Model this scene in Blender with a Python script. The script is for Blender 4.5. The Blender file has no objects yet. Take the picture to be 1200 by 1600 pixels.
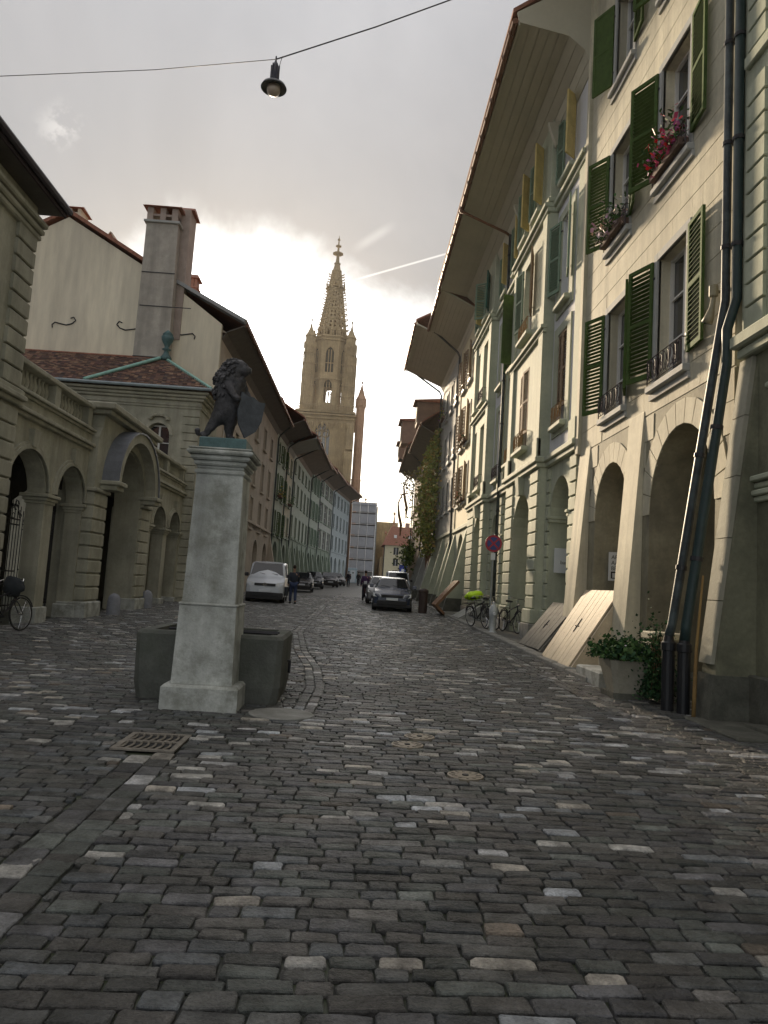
import bpy, bmesh, math, random
import numpy as np
from mathutils import Vector, Matrix, noise
from mathutils.geometry import tessellate_polygon
random.seed(7); RNG = np.random.default_rng(7)
R = math.radians; PI = math.pi
C = bpy.context.scene.collection; SC = bpy.context.scene
SLOPE = 0.0145
def gz(y): return SLOPE*max(-30., min(135., y))

# ---------------- camera
EYE = Vector((0, 0, 1.6)); PITCH, ROLL, YAW = R(5.7), R(3.53), R(1.9)
Fw = Vector((math.sin(YAW)*math.cos(PITCH), math.cos(YAW)*math.cos(PITCH), math.sin(PITCH)))
R0 = Vector((math.cos(YAW), -math.sin(YAW), 0)); U0 = R0.cross(Fw)
Rt = R0*math.cos(ROLL)+U0*math.sin(ROLL); Up = U0*math.cos(ROLL)-R0*math.sin(ROLL)
cam = bpy.data.cameras.new('camera'); co = bpy.data.objects.new('camera', cam); C.objects.link(co)
M = Matrix.Identity(4)
for i in range(3): M[i][0] = Rt[i]; M[i][1] = Up[i]; M[i][2] = -Fw[i]; M[i][3] = EYE[i]
co.matrix_world = M
cam.sensor_fit = 'VERTICAL'; cam.sensor_height = 24; cam.lens = 24*1150/1600; cam.clip_start = .05; cam.clip_end = 6000
SC.camera = co
# ---------------- world
SUN_AZ, SUN_EL = R(-11), R(15)      # azimuth from +Y towards +X
sdir = Vector((math.sin(SUN_AZ)*math.cos(SUN_EL), math.cos(SUN_AZ)*math.cos(SUN_EL), math.sin(SUN_EL)))
W = bpy.data.worlds.new('World'); SC.world = W; W.use_nodes = True
nt = W.node_tree; N = nt.nodes; LK = nt.links
bg = N['Background']; bg.inputs[1].default_value = .1
sky = N.new('ShaderNodeTexSky'); sky.sky_type = 'NISHITA'; sky.sun_disc = False
sky.sun_elevation = SUN_EL; sky.sun_rotation = SUN_AZ % (2*PI); sky.dust_density = 1; sky.air_density = 1.2
tc = N.new('ShaderNodeTexCoord')
def mth(op, a, b=None, c=None, cl=False):
    n = N.new('ShaderNodeMath'); n.operation = op; n.use_clamp = cl
    for i, x in enumerate((a, b, c)):
        if x is None: continue
        if hasattr(x, 'links'): LK.new(x, n.inputs[i])
        else: n.inputs[i].default_value = x
    return n.outputs[0]
def vdot(v, d):
    n = N.new('ShaderNodeVectorMath'); n.operation = 'DOT_PRODUCT'; LK.new(v, n.inputs[0]); n.inputs[1].default_value = d; return n.outputs['Value']
def sstep(v, a, b):
    n = N.new('ShaderNodeMapRange'); n.interpolation_type = 'SMOOTHSTEP'; LK.new(v, n.inputs[0]); n.inputs[1].default_value = a; n.inputs[2].default_value = b; return n.outputs[0]
def wmix(f, a, b, mode='MIX'):
    n = N.new('ShaderNodeMix'); n.data_type = 'RGBA'; n.blend_type = mode
    if hasattr(f, 'links'): LK.new(f, n.inputs[0])
    else: n.inputs[0].default_value = f
    for i, x in ((6, a), (7, b)):
        if hasattr(x, 'links'): LK.new(x, n.inputs[i])
        else: n.inputs[i].default_value = (*x, 1)
    return n.outputs[2]
def wnoise(vec, sc, det=6, rough=.55, scale3=None, dist=0.):
    mp = N.new('ShaderNodeMapping'); LK.new(vec, mp.inputs[0])
    if scale3: mp.inputs['Scale'].default_value = scale3
    n = N.new('ShaderNodeTexNoise'); n.inputs['Scale'].default_value = sc; n.inputs['Detail'].default_value = det; n.inputs['Roughness'].default_value = rough; n.inputs['Distortion'].default_value = dist
    LK.new(mp.outputs[0], n.inputs['Vector']); return n.outputs['Fac']
g = tc.outputs['Generated']
nz = vdot(g, (0, 0, 1)); nx = vdot(g, (1, 0, 0)); ny = vdot(g, (0, 1, 0))
zc = mth('MAXIMUM', nz, .04)
cmb = N.new('ShaderNodeCombineXYZ'); LK.new(mth('DIVIDE', nx, mth('ADD', zc, .12)), cmb.inputs[0]); LK.new(mth('DIVIDE', ny, mth('ADD', zc, .12)), cmb.inputs[1])
cv = cmb.outputs[0]
n1 = wnoise(cv, 1.5, 9, .62, (1, .38, 1), .8)       # cloud relief
n2 = wnoise(cv, .55, 4, .5)                        # broad masses
n3 = wnoise(g, 2.4, 6, .6)
sd = vdot(g, tuple(sdir))
# overcast deck: elevation gradient (unseen zenith made brighter to light the facades) and forward scatter round the sun
elev = mth('ADD', .42, mth('MULTIPLY', 3.6, mth('POWER', mth('MAXIMUM', nz, 0.), 4.2)))
fs = mth('POWER', mth('MAXIMUM', sd, 0.), 7.)
lum = mth('MULTIPLY', mth('MULTIPLY', elev, mth('ADD', .90, mth('MULTIPLY', 1.15, fs))), mth('ADD', .42, mth('MULTIPLY', .58*2, mth('ADD', mth('MULTIPLY', n1, .6), mth('MULTIPLY', n2, .4)))))
deck = wmix(1., wmix(sstep(n2, .35, .65), (.435, .43, .44), (.465, .44, .43)), (4.4, 4.4, 4.4), 'MULTIPLY')
vm = N.new('ShaderNodeVectorMath'); vm.operation = 'SCALE'; LK.new(deck, vm.inputs[0]); LK.new(mth('MULTIPLY', lum, .98), vm.inputs['Scale']); deck = vm.outputs[0]
# bright gap below the deck, extended all round, unseen behind the camera, to light surfaces facing it, strongest at the sun
edge = mth('ADD', mth('ADD', nz, mth('ADD', mth('MULTIPLY', .25, mth('MAXIMUM', 0., mth('ADD', nx, .15))), mth('MULTIPLY', .45, mth('MAXIMUM', 0., mth('SUBTRACT', -.24, nx))))), mth('MULTIPLY', mth('SUBTRACT', n3, .5), .22))
cover = sstep(mth('ADD', edge, mth('MULTIPLY', mth('SUBTRACT', n1, .5), .20)), .32, .455)
glow = mth('ADD', mth('MULTIPLY', mth('POWER', mth('MAXIMUM', sd, 0.), 9.), 9.), mth('MULTIPLY', mth('POWER', mth('MAXIMUM', sd, 0.), 90.), 26.))
warm = wmix(sstep(sd, .55, .98), (.86, .90, .97), (1.0, .84, .58))
gap = wmix(sstep(nz, .0, .24), warm, (.94, .94, .94))
vm2 = N.new('ShaderNodeVectorMath'); vm2.operation = 'SCALE'; LK.new(gap, vm2.inputs[0]); LK.new(mth('ADD', 6.2, glow), vm2.inputs['Scale']); gap = vm2.outputs[0]
cloud = wmix(cover, gap, deck)
# thin high streaks and two contrails
def streak(nrm, w, along, a0, a1, k):
    d = mth('ABSOLUTE', vdot(g, nrm)); s = mth('SUBTRACT', 1., sstep(d, 0., w))
    al = vdot(g, along)
    return mth('MULTIPLY', mth('MULTIPLY', s, mth('MULTIPLY', sstep(al, a0, a0+.03), mth('SUBTRACT', 1., sstep(al, a1-.03, a1)))), k)
def pray(u, v): return (Fw+Rt*((u-600)/1150)-Up*((v-800)/1150)).normalized()
def mk(u0, v0, u1, v1, w, k):
    a, b = pray(u0, v0), pray(u1, v1); n = a.cross(b).normalized(); al = (b-a).normalized()
    return streak(tuple(n), w, tuple(al), a.dot(al), b.dot(al), k)
st = mth('ADD', mk(545, 440, 720, 390, .0019, .5), mk(545, 395, 625, 345, .009, .16))
st = mth('ADD', st, mth('MULTIPLY', mk(60, 230, 130, 165, .03, .22), sstep(wnoise(g, 60, 4, .6), .42, .62)))
cloud = wmix(st, cloud, (7.5, 7.1, 6.6))
final = wmix(.88, sky.outputs[0], cloud)
final = wmix(sstep(nz, -.10, -.02), (.6, .6, .58), final)
LK.new(final, bg.inputs[0])
# ---------------- sun
sl = bpy.data.lights.new('sun', 'SUN'); so = bpy.data.objects.new('sun', sl); C.objects.link(so)
sl.energy = 4.6; sl.angle = R(4); sl.color = (1, .80, .56)
so.rotation_mode = 'QUATERNION'; so.rotation_quaternion = sdir.to_track_quat('Z', 'Y')
SC.view_settings.view_transform = 'Standard'; SC.view_settings.look = 'None'; SC.view_settings.exposure = 1.12; SC.view_settings.gamma = 1; SC.view_settings.use_curve_mapping = False

# ---------------- materials
MT = {}
def mat(name, col, rough=.85, var=.15, scale=2.5, stain=0., stainc=(.05, .05, .04), bump=.15, bscale=25, metal=0., spec=.4, attr=False, streakz=False, emit=None, streak=0., bdist=.02):
    if name in MT: return MT[name]
    m = bpy.data.materials.new(name); m.use_nodes = True; t = m.node_tree; n = t.nodes; l = t.links
    b = n['Principled BSDF']; b.inputs['Roughness'].default_value = rough; b.inputs['Metallic'].default_value = metal; b.inputs['Specular IOR Level'].default_value = spec
    ge = n.new('ShaderNodeNewGeometry'); mp = n.new('ShaderNodeMapping'); l.new(ge.outputs['Position'], mp.inputs[0])
    if streakz: mp.inputs['Scale'].default_value = (1, 1, .18)
    def nz_(s, d=5, r=.6, src=mp.outputs[0]):
        q = n.new('ShaderNodeTexNoise'); q.inputs['Scale'].default_value = s; q.inputs['Detail'].default_value = d; q.inputs['Roughness'].default_value = r; l.new(src, q.inputs['Vector']); return q.outputs['Fac']
    def mr(v, a, b_, c, d_):
        q = n.new('ShaderNodeMapRange'); l.new(v, q.inputs[0]); q.inputs[1].default_value = a; q.inputs[2].default_value = b_; q.inputs[3].default_value = c; q.inputs[4].default_value = d_; return q.outputs[0]
    def mx(f, a, b_, mode='MIX'):
        q = n.new('ShaderNodeMix'); q.data_type = 'RGBA'; q.blend_type = mode
        if hasattr(f, 'links'): l.new(f, q.inputs[0])
        else: q.inputs[0].default_value = f
        for i, x in ((6, a), (7, b_)):
            if hasattr(x, 'links'): l.new(x, q.inputs[i])
            else: q.inputs[i].default_value = (*x, 1)
        return q.outputs[2]
    if attr:
        a = n.new('ShaderNodeAttribute'); a.attribute_name = 'Col'; base = a.outputs['Color']
    else:
        base = n.new('ShaderNodeRGB'); base.outputs[0].default_value = (*col, 1); base = base.outputs[0]
    v = mr(nz_(scale), .3, .7, 1-var, 1+var); cc = n.new('ShaderNodeCombineColor')
    for i in range(3): l.new(v, cc.inputs[i])
    c = mx(1., base, cc.outputs[0], 'MULTIPLY')
    v2 = mr(nz_(scale*9, 4), .3, .7, 1-var*.5, 1+var*.5); cc2 = n.new('ShaderNodeCombineColor')
    for i in range(3): l.new(v2, cc2.inputs[i])
    c = mx(1., c, cc2.outputs[0], 'MULTIPLY')
    if streak > 0:
        m2 = n.new('ShaderNodeMapping'); m2.inputs['Scale'].default_value = (1, 1, .10); l.new(ge.outputs['Position'], m2.inputs[0])
        vv = mr(nz_(2.6, 7, .62, m2.outputs[0]), .42, .74, 0, streak); c = mx(vv, c, tuple(x*.42 for x in col))
        vv = mr(nz_(.35, 5, .6, ge.outputs['Position']), .4, .65, 0, streak*.5); c = mx(vv, c, tuple(x*.62 for x in col))
    if stain > 0:
        c = mx(mr(nz_(scale*.55, 7, .7), .46, .64, 0, stain), c, stainc)
    l.new(c, b.inputs['Base Color'])
    if bump > 0:
        bp = n.new('ShaderNodeBump'); bp.inputs['Strength'].default_value = bump; bp.inputs['Distance'].default_value = bdist
        l.new(nz_(bscale, 6, .65, ge.outputs['Position']), bp.inputs['Height']); l.new(bp.outputs[0], b.inputs['Normal'])
    if emit: b.inputs['Emission Color'].default_value = (*emit, 1); b.inputs['Emission Strength'].default_value = 1
    MT[name] = m; return m
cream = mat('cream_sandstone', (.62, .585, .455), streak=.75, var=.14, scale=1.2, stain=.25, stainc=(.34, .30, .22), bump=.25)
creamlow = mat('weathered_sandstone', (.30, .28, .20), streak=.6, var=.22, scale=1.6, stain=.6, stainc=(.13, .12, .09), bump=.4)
greystone = mat('grey_green_sandstone', (.47, .50, .385), streak=.5, var=.13, scale=1.5, stain=.25, stainc=(.25, .28, .20), bump=.2)
arcst = mat('arcade_sandstone', (.43, .415, .33), streak=.7, var=.13, scale=1.5, stain=.4, stainc=(.17, .18, .13), bump=.25)
darkst = mat('dark_base_stone', (.11, .11, .09), var=.3, scale=4, stain=.5, stainc=(.04, .045, .035), bump=.5)
white = mat('white_plaster', (.68, .69, .72), streak=.25, var=.04, scale=1, stain=.12, stainc=(.5, .5, .48), bump=.05)
beige = mat('gable_render', (.72, .66, .51), streak=.35, var=.12, scale=.5, stain=.35, stainc=(.36, .33, .28), bump=.3, streakz=True)
pink = mat('pink_render', (.44, .38, .31), var=.14, scale=.9, stain=.3, stainc=(.26, .23, .19), bump=.2)
green1 = mat('green_render', (.30, .36, .29), var=.12, stain=.2, stainc=(.2, .23, .18))
green2 = mat('pale_green_render', (.42, .47, .40), var=.1, stain=.2, stainc=(.28, .3, .25))
blueg = mat('pale_blue_render', (.46, .52, .54), var=.08, stain=.15, stainc=(.3, .34, .35))
yell = mat('yellowish_render', (.62, .56, .38), var=.08, stain=.2, stainc=(.42, .38, .28))
greyr = mat('grey_render', (.36, .37, .35), var=.1, stain=.3, stainc=(.22, .22, .2))
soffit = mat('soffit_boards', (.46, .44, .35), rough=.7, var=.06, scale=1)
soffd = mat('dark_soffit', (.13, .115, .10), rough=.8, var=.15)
gutterm = mat('copper_gutter', (.20, .10, .06), rough=.5, var=.25, scale=5, metal=.4)
pipem = mat('dark_drainpipe', (.022, .03, .034), rough=.55, var=.3, scale=6, stain=.4, stainc=(.10, .14, .14))
pipeg = mat('green_drainpipe', (.016, .036, .036), rough=.5, var=.2, scale=6)
pipeb = mat('stone_coloured_pipe', (.30, .27, .18), rough=.6)
shgreen = mat('green_shutter_paint', (.062, .105, .03), spec=.08, rough=.8, var=.22, scale=8)
shblue = mat('bluegreen_shutter_paint', (.04, .13, .11), spec=.08, rough=.8, var=.15, scale=8)
shpale = mat('pale_green_shutter_paint', (.20, .28, .21), spec=.08, rough=.8, var=.1, scale=8)
shtan = mat('tan_shutter_paint', (.30, .22, .15), spec=.08, rough=.8, var=.1, scale=8)
framew = mat('white_window_paint', (.70, .70, .68), rough=.45, var=.04)
surr = mat('grey_window_surround', (.40, .41, .40), var=.1, scale=3, stain=.2, stainc=(.25, .25, .23))
glass = mat('window_glass', (.03, .035, .04), rough=.06, var=.3, scale=.8, bump=.02, bscale=3, spec=.9)
iron = mat('wrought_iron', (.018, .018, .022), rough=.5, var=.2)
ironb = mat('brown_wrought_iron', (.07, .05, .05), rough=.55, var=.3)
dark = mat('interior_shade', (.05, .048, .042), rough=.95, var=.3)  # near-black colour stands in for the shade of unlit interiors
tile = mat('roof_tile', (.19, .085, .06), rough=.85, var=.4, scale=5, attr=True)
tileplain = mat('far_roof_tile', (.26, .12, .08), rough=.9, var=.3, scale=6)
copper = mat('verdigris_copper', (.22, .42, .36), rough=.6, var=.2, scale=5)
copperd = mat('dark_copper', (.06, .12, .12), rough=.5, var=.3, scale=6)
concrete = mat('fountain_stone', (.53, .545, .51), streak=.9, var=.2, scale=5, stain=.8, stainc=(.20, .205, .17), bump=.4, bscale=40)
trough_m = mat('trough_stone', (.12, .125, .11), streak=.5, var=.25, scale=3, stain=.4, stainc=(.05, .06, .04), bump=.6, bscale=30)
bronze = mat('dark_bronze', (.07, .068, .072), rough=.55, var=.5, scale=14, bump=.6, bscale=60, metal=.3)
slate = mat('blue_lead', (.15, .16, .18), rough=.5, var=.2)
wood = mat('pale_boards', (.56, .47, .33), rough=.7, var=.14, scale=3, stain=.3, stainc=(.3, .22, .15), streakz=False)
woodd = mat('dark_boards', (.09, .075, .06), rough=.8, var=.3, scale=5)
woodb = mat('brown_wood', (.20, .11, .06), rough=.8, var=.3, scale=5)
church = mat('minster_sandstone', (.40, .30, .165), streak=.6, var=.3, scale=.25, stain=.3, stainc=(.22, .17, .11), bump=.3, bscale=2)
churchr = mat('minster_red_stone', (.40, .24, .15), var=.2, scale=.3, bump=.3, bscale=2)
leaf = mat('leaf_green', (.06, .12, .03), rough=.8, spec=.15, attr=True, var=.2, scale=6)
granite = mat('kerb_granite', (.26, .26, .24), var=.2, scale=6, stain=.4, stainc=(.12, .12, .1), bump=.4)
rubber = mat('rubber', (.015, .015, .015), rough=.8)
chrome = mat('bright_metal', (.6, .6, .6), rough=.25, metal=.9, bump=0)
white_pl = mat('white_board', (.62, .66, .70), rough=.5, var=.03, bump=0)
black = mat('black_print', (.02, .02, .02), rough=.6, bump=0)

# ---------------- helpers
class MB:
    def __init__(s): s.v = []; s.f = []; s.m = []; s.c = None
    def add(s, vs, fs, mi=0):
        o = len(s.v); s.v += [tuple(p) for p in vs]; s.f += [tuple(i+o for i in f) for f in fs]; s.m += [mi]*len(fs); return s
    def box(s, x0, x1, y0, y1, z0, z1, mi=0):
        return s.add([(x0,y0,z0),(x1,y0,z0),(x1,y1,z0),(x0,y1,z0),(x0,y0,z1),(x1,y0,z1),(x1,y1,z1),(x0,y1,z1)],
                     [(0,3,2,1),(4,5,6,7),(0,1,5,4),(1,2,6,5),(2,3,7,6),(3,0,4,7)], mi)
    def hexa(s, p, mi=0):   # 8 points: bottom 4 (ccw), top 4
        return s.add(p, [(0,3,2,1),(4,5,6,7),(0,1,5,4),(1,2,6,5),(2,3,7,6),(3,0,4,7)], mi)
    def cbox(s, x0, x1, y0, y1, z0, z1, b=.015, mi=0):   # chamfered box
        xs = [(x0+b, x1-b, y0+b, y1-b, z0), (x0, x1, y0, y1, z0+b), (x0, x1, y0, y1, z1-b), (x0+b, x1-b, y0+b, y1-b, z1)]
        vs = []
        for a, c, d, e, z in xs: vs += [(a,d,z),(c,d,z),(c,e,z),(a,e,z)]
        fs = [(3,2,1,0),(12,13,14,15)]
        for k in range(3):
            for i in range(4): j = (i+1) % 4; fs.append((k*4+i, k*4+j, k*4+4+j, k*4+4+i))
        return s.add(vs, fs, mi)
    def tube(s, pts, r, n=6, mi=0, cap=True):
        pts = [Vector(p) for p in pts]; rs = r if isinstance(r, (list, tuple)) else [r]*len(pts); vs = []; fs = []
        ref = None
        for i, p in enumerate(pts):
            t = (pts[min(i+1, len(pts)-1)]-pts[max(i-1, 0)]).normalized()
            if ref is None: ref = Vector((0, 0, 1)) if abs(t.z) < .9 else Vector((1, 0, 0))
            a = t.cross(ref).normalized(); b = a.cross(t); ref = b
            for k in range(n):
                w = 2*PI*k/n; vs.append(p+(a*math.cos(w)+b*math.sin(w))*rs[i])
        for i in range(len(pts)-1):
            for k in range(n): fs.append((i*n+k, i*n+(k+1) % n, (i+1)*n+(k+1) % n, (i+1)*n+k))
        if cap: fs.append(tuple(range(n-1, -1, -1))); fs.append(tuple((len(pts)-1)*n+k for k in range(n)))
        return s.add(vs, fs, mi)
    def lathe(s, prof, c=(0, 0, 0), n=12, mi=0, rot=0.):
        vs = []; fs = []
        for r, z in prof:
            for k in range(n): w = 2*PI*k/n+rot; vs.append((c[0]+r*math.cos(w), c[1]+r*math.sin(w), c[2]+z))
        for i in range(len(prof)-1):
            for k in range(n): fs.append((i*n+k, i*n+(k+1) % n, (i+1)*n+(k+1) % n, (i+1)*n+k))
        fs.append(tuple(range(n-1, -1, -1))); fs.append(tuple((len(prof)-1)*n+k for k in range(n)))
        return s.add(vs, fs, mi)
    def plate(s, loops, fn, t, mi=0):  # loops: outer + holes in 2D; fn(u,v,w)->xyz ; w from 0 to -t
        P = [[Vector((a, b, 0)) for a, b in L] for L in loops]
        tri = tessellate_polygon(P); flat = [p for L in loops for p in L]; n = len(flat)
        vs = [fn(a, b, 0) for a, b in flat]+[fn(a, b, -t) for a, b in flat]
        fs = [tuple(x) for x in tri]+[tuple(i+n for i in reversed(x)) for x in tri]; o = 0
        for L in loops:
            k = len(L)
            for i in range(k): j = (i+1) % k; fs.append((o+i, o+j, n+o+j, n+o+i))
            o += k
        return s.add(vs, fs, mi)
    def build(s, name, mats, parent=None, smooth=False, col=None):
        me = bpy.data.meshes.new(name); me.from_pydata(s.v, [], s.f)
        if not isinstance(mats, (list, tuple)): mats = [mats]
        for m in mats: me.materials.append(m)
        if len(mats) > 1: me.polygons.foreach_set('material_index', s.m)
        if smooth: me.polygons.foreach_set('use_smooth', [True]*len(s.f))
        if col is not None:
            a = me.color_attributes.new('Col', 'FLOAT_COLOR', 'CORNER'); arr = np.ones((len(me.loops), 4), dtype=np.float32)
            fc = np.array(col, dtype=np.float32); cnt = [len(f) for f in s.f]
            arr[:, :3] = np.repeat(fc, cnt, axis=0); a.data.foreach_set('color', arr.ravel())
        bm = bmesh.new(); bm.from_mesh(me); bmesh.ops.recalc_face_normals(bm, faces=bm.faces); bm.to_mesh(me); bm.free()
        o = bpy.data.objects.new(name, me); C.objects.link(o)
        if parent: o.parent = parent
        return o
def thing(name, label, cat, loc=(0, 0, 0), rz=0, group=None):
    o = bpy.data.objects.new(name, None); C.objects.link(o); o.location = loc; o.rotation_euler = (0, 0, rz); o.empty_display_size = .3
    o['label'] = label; o['category'] = cat
    if group: o['group'] = group
    return o
def tag(o, label, cat, group=None):
    o['label'] = label; o['category'] = cat
    if group: o['group'] = group
    return o
def struct(o): o['kind'] = 'structure'; return o
def copytree(o, parent=None):
    c = o.copy(); C.objects.link(c)
    if parent: c.parent = parent
    for ch in list(o.children): copytree(ch, c)
    return c
def facefn(u, v, w): return (u, w, v)       # facade-local: x along, y outward, z up
def arch_loop(u0, u1, z0, zs, rise, n=12):
    c = (u0+u1)/2; r = (u1-u0)/2
    return [(u0, z0), (u1, z0)]+[(c+r*math.cos(PI*i/n), zs+rise*math.sin(PI*i/n)) for i in range(n+1)]
def rect(u0, u1, z0, z1): return [(u0, z0), (u1, z0), (u1, z1), (u0, z1)]
def arch_wall(name, u0, u1, z0, z1, arches, t, m, par):   # arches reach the floor: outer outline follows them
    out = [(u0, z0)]
    for a in sorted(arches):
        a0, a1, zs, rise = a; c = (a0+a1)/2; r = (a1-a0)/2
        out += [(a0, z0)]+[(c-r*math.cos(PI*i/14), zs+rise*math.sin(PI*i/14)) for i in range(15)]+[(a1, z0)]
    out += [(u1, z0), (u1, z1), (u0, z1)]
    return MB().plate([out], facefn, t).build(name, m, par)
def scroll_rail(par, u0, u1, z0, h=.42, y=.12, m=None, name='railing'):
    m = m or iron; b = MB(); n = max(4, int((u1-u0)/.13))
    b.tube([(u0, y, z0+h), (u1, y, z0+h)], .012, 4); b.tube([(u0, y, z0+.04), (u1, y, z0+.04)], .01, 4)
    for s in (u0, u1): b.tube([(s, -.02, z0+h), (s, y, z0+h)], .01, 4); b.tube([(s, y, z0), (s, y, z0+h)], .012, 4)
    for i in range(n):
        c = u0+(i+.5)*(u1-u0)/n; w = (u1-u0)/n*.46; sg = 1 if i % 2 else -1
        pts = [(c+sg*w*math.cos(t)*(1-.12*k/3), y+.02*math.sin(t*.5), z0+h*.5+h*.42*math.sin(t)*(1-.1*k/3)) for k, t in enumerate([j*.75 for j in range(10)])]
        b.tube(pts, .008, 4)
        b.tube([(c-w, y, z0+.05), (c+sg*w*.3, y+.03, z0+h*.5), (c-w*sg, y, z0+h)], .007, 4)
    return b.build(name, m, par)
def window(par, u0, u1, z0, z1, y=-.2, fm=None, sur=None, sw=.13, sill=True, rows=3, simple=False, blind=0., name='window'):
    fm = fm or framew; b = MB(); w = u1-u0; c = (u0+u1)/2; fr = .06
    for a, d in ((u0, u0+fr), (u1-fr, u1), (c-fr*.6, c+fr*.6)): b.box(a, d, y-.03, y+.03, z0, z1)
    for a, d in ((z0, z0+fr), (z1-fr, z1)): b.box(u0+fr, c-fr*.6, y-.03, y+.028, a, d); b.box(c+fr*.6, u1-fr, y-.03, y+.028, a, d)
    for k in range(1, rows):
        z = z0+(z1-z0)*k/rows
        b.box(u0+fr, c-fr*.6, y-.02, y+.024, z-.018, z+.018); b.box(c+fr*.6, u1-fr, y-.02, y+.024, z-.018, z+.018)
    o = b.build(name, fm, par)
    MB().box(u0, u1, y-.05, y-.035, z0, z1).build('pane', glass, o)
    if sill:
        MB().cbox(u0-sw-.04, u1+sw+.04, -.05, .14, z0-.14, z0-.005, .02).build('sill', sur or surr, o)
    if sur is not None:
        q = MB(); q.box(u0-sw, u0, -.04, .04, z0-.003, z1+sw); q.box(u1, u1+sw, -.04, .04, z0-.003, z1+sw); q.box(u0, u1, -.04, .038, z1, z1+sw)
        q.build('window_surround', sur, o)
    if blind > 0: MB().box(u0+fr, u1-fr, y+.035, y+.05, z1-blind, z1).build('blind', mat('blind_cloth', (.62, .52, .36)), o)
    return o
def shutter(par, hu, z0, z1, w, ang, m, near=True, sgn=1, n=None, solid=False, y=.05, flip=True):
    # hinge at u=hu, leaf runs in +u*sgn when ang=0 (flat on the wall); ang swings it out
    b = MB(); h = z1-z0; t = .05; fr = .07
    b.box(0, fr, -t/2, t/2, 0, h); b.box(w-fr, w, -t/2, t/2, 0, h); b.box(fr, w-fr, -t/2, t/2, 0, fr*1.3); b.box(fr, w-fr, -t/2, t/2, h-fr, h); b.box(fr, w-fr, -t/2, t/2, h*.5-.035, h*.5+.035)
    n = n or int(h/.088); sl = []
    if solid: b.box(fr, w-fr, -t*.3, t*.3, fr, h-fr)
    def slat(q, zz):
        k = -1 if flip else 1
        q.add([(fr-.002, -t*.5, zz+.017*k-.005), (w-fr+.002, -t*.5, zz+.017*k-.005), (w-fr+.002, t*.5, zz-.013*k-.005), (fr-.002, t*.5, zz-.013*k-.005), (fr-.002, -t*.5, zz+.017*k+.005), (w-fr+.002, -t*.5, zz+.017*k+.005), (w-fr+.002, t*.5, zz-.013*k+.005), (fr-.002, t*.5, zz-.013*k+.005)],
              [(0,3,2,1),(4,5,6,7),(0,1,5,4),(1,2,6,5),(2,3,7,6),(3,0,4,7)])
    zs = [fr*1.3+.04+(h-fr*2.3-.08)*(i+.5)/n for i in range(n)]
    if not near and not solid:
        for zz in zs: slat(b, zz)
    o = b.build('shutter', m, par); o.location = (hu, y, z0); o.rotation_euler = (0, 0, ang if sgn > 0 else PI-ang)
    if near and not solid:
        q = MB(); slat(q, 0); s0 = q.build('slat', m, o)
        for i, zz in enumerate(zs):
            s = s0 if i == 0 else s0.copy()
            if i: C.objects.link(s); s.parent = o
            s.location = (0, 0, zz)
    if near:
        q = MB()
        for zz in (h*.15, h*.85): q.box(-.06, .03, -.012, .012, zz-.02, zz+.02)
        q.build('hinge', iron, o)
    return o
def blocks(par, rects, y0, y1, m, name='stone_block', gap=.012, b=.012):
    for (a, c, d, e) in rects:
        if c-a < .05 or e-d < .05: continue
        MB().cbox(a+gap/2, c-gap/2, y0, y1, d+gap/2, e-gap/2, b).build(name, m, par)
def pipe(pts, r, m, label, cat='drainpipe', par=None, brackets=True, group=None):
    b = MB(); b.tube(pts, r, 12)
    if par is not None: return b.build('downpipe', m, par, smooth=True)
    o = b.build('drainpipe', m, None, smooth=True); tag(o, label, cat, group)
    q = MB()
    for i in range(len(pts)-1):
        a, c = Vector(pts[i]), Vector(pts[i+1]); L = (c-a).length
        if L > 1.5:
            for k in range(int(L/1.6)):
                p = a.lerp(c, (k+.5)/int(L/1.6)); d = (c-a).normalized()*.03; q.tube([p-d, p+d], r*1.22, 12)
    if q.v: q.build('pipe_clamp', iron, o)
    return o
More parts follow.
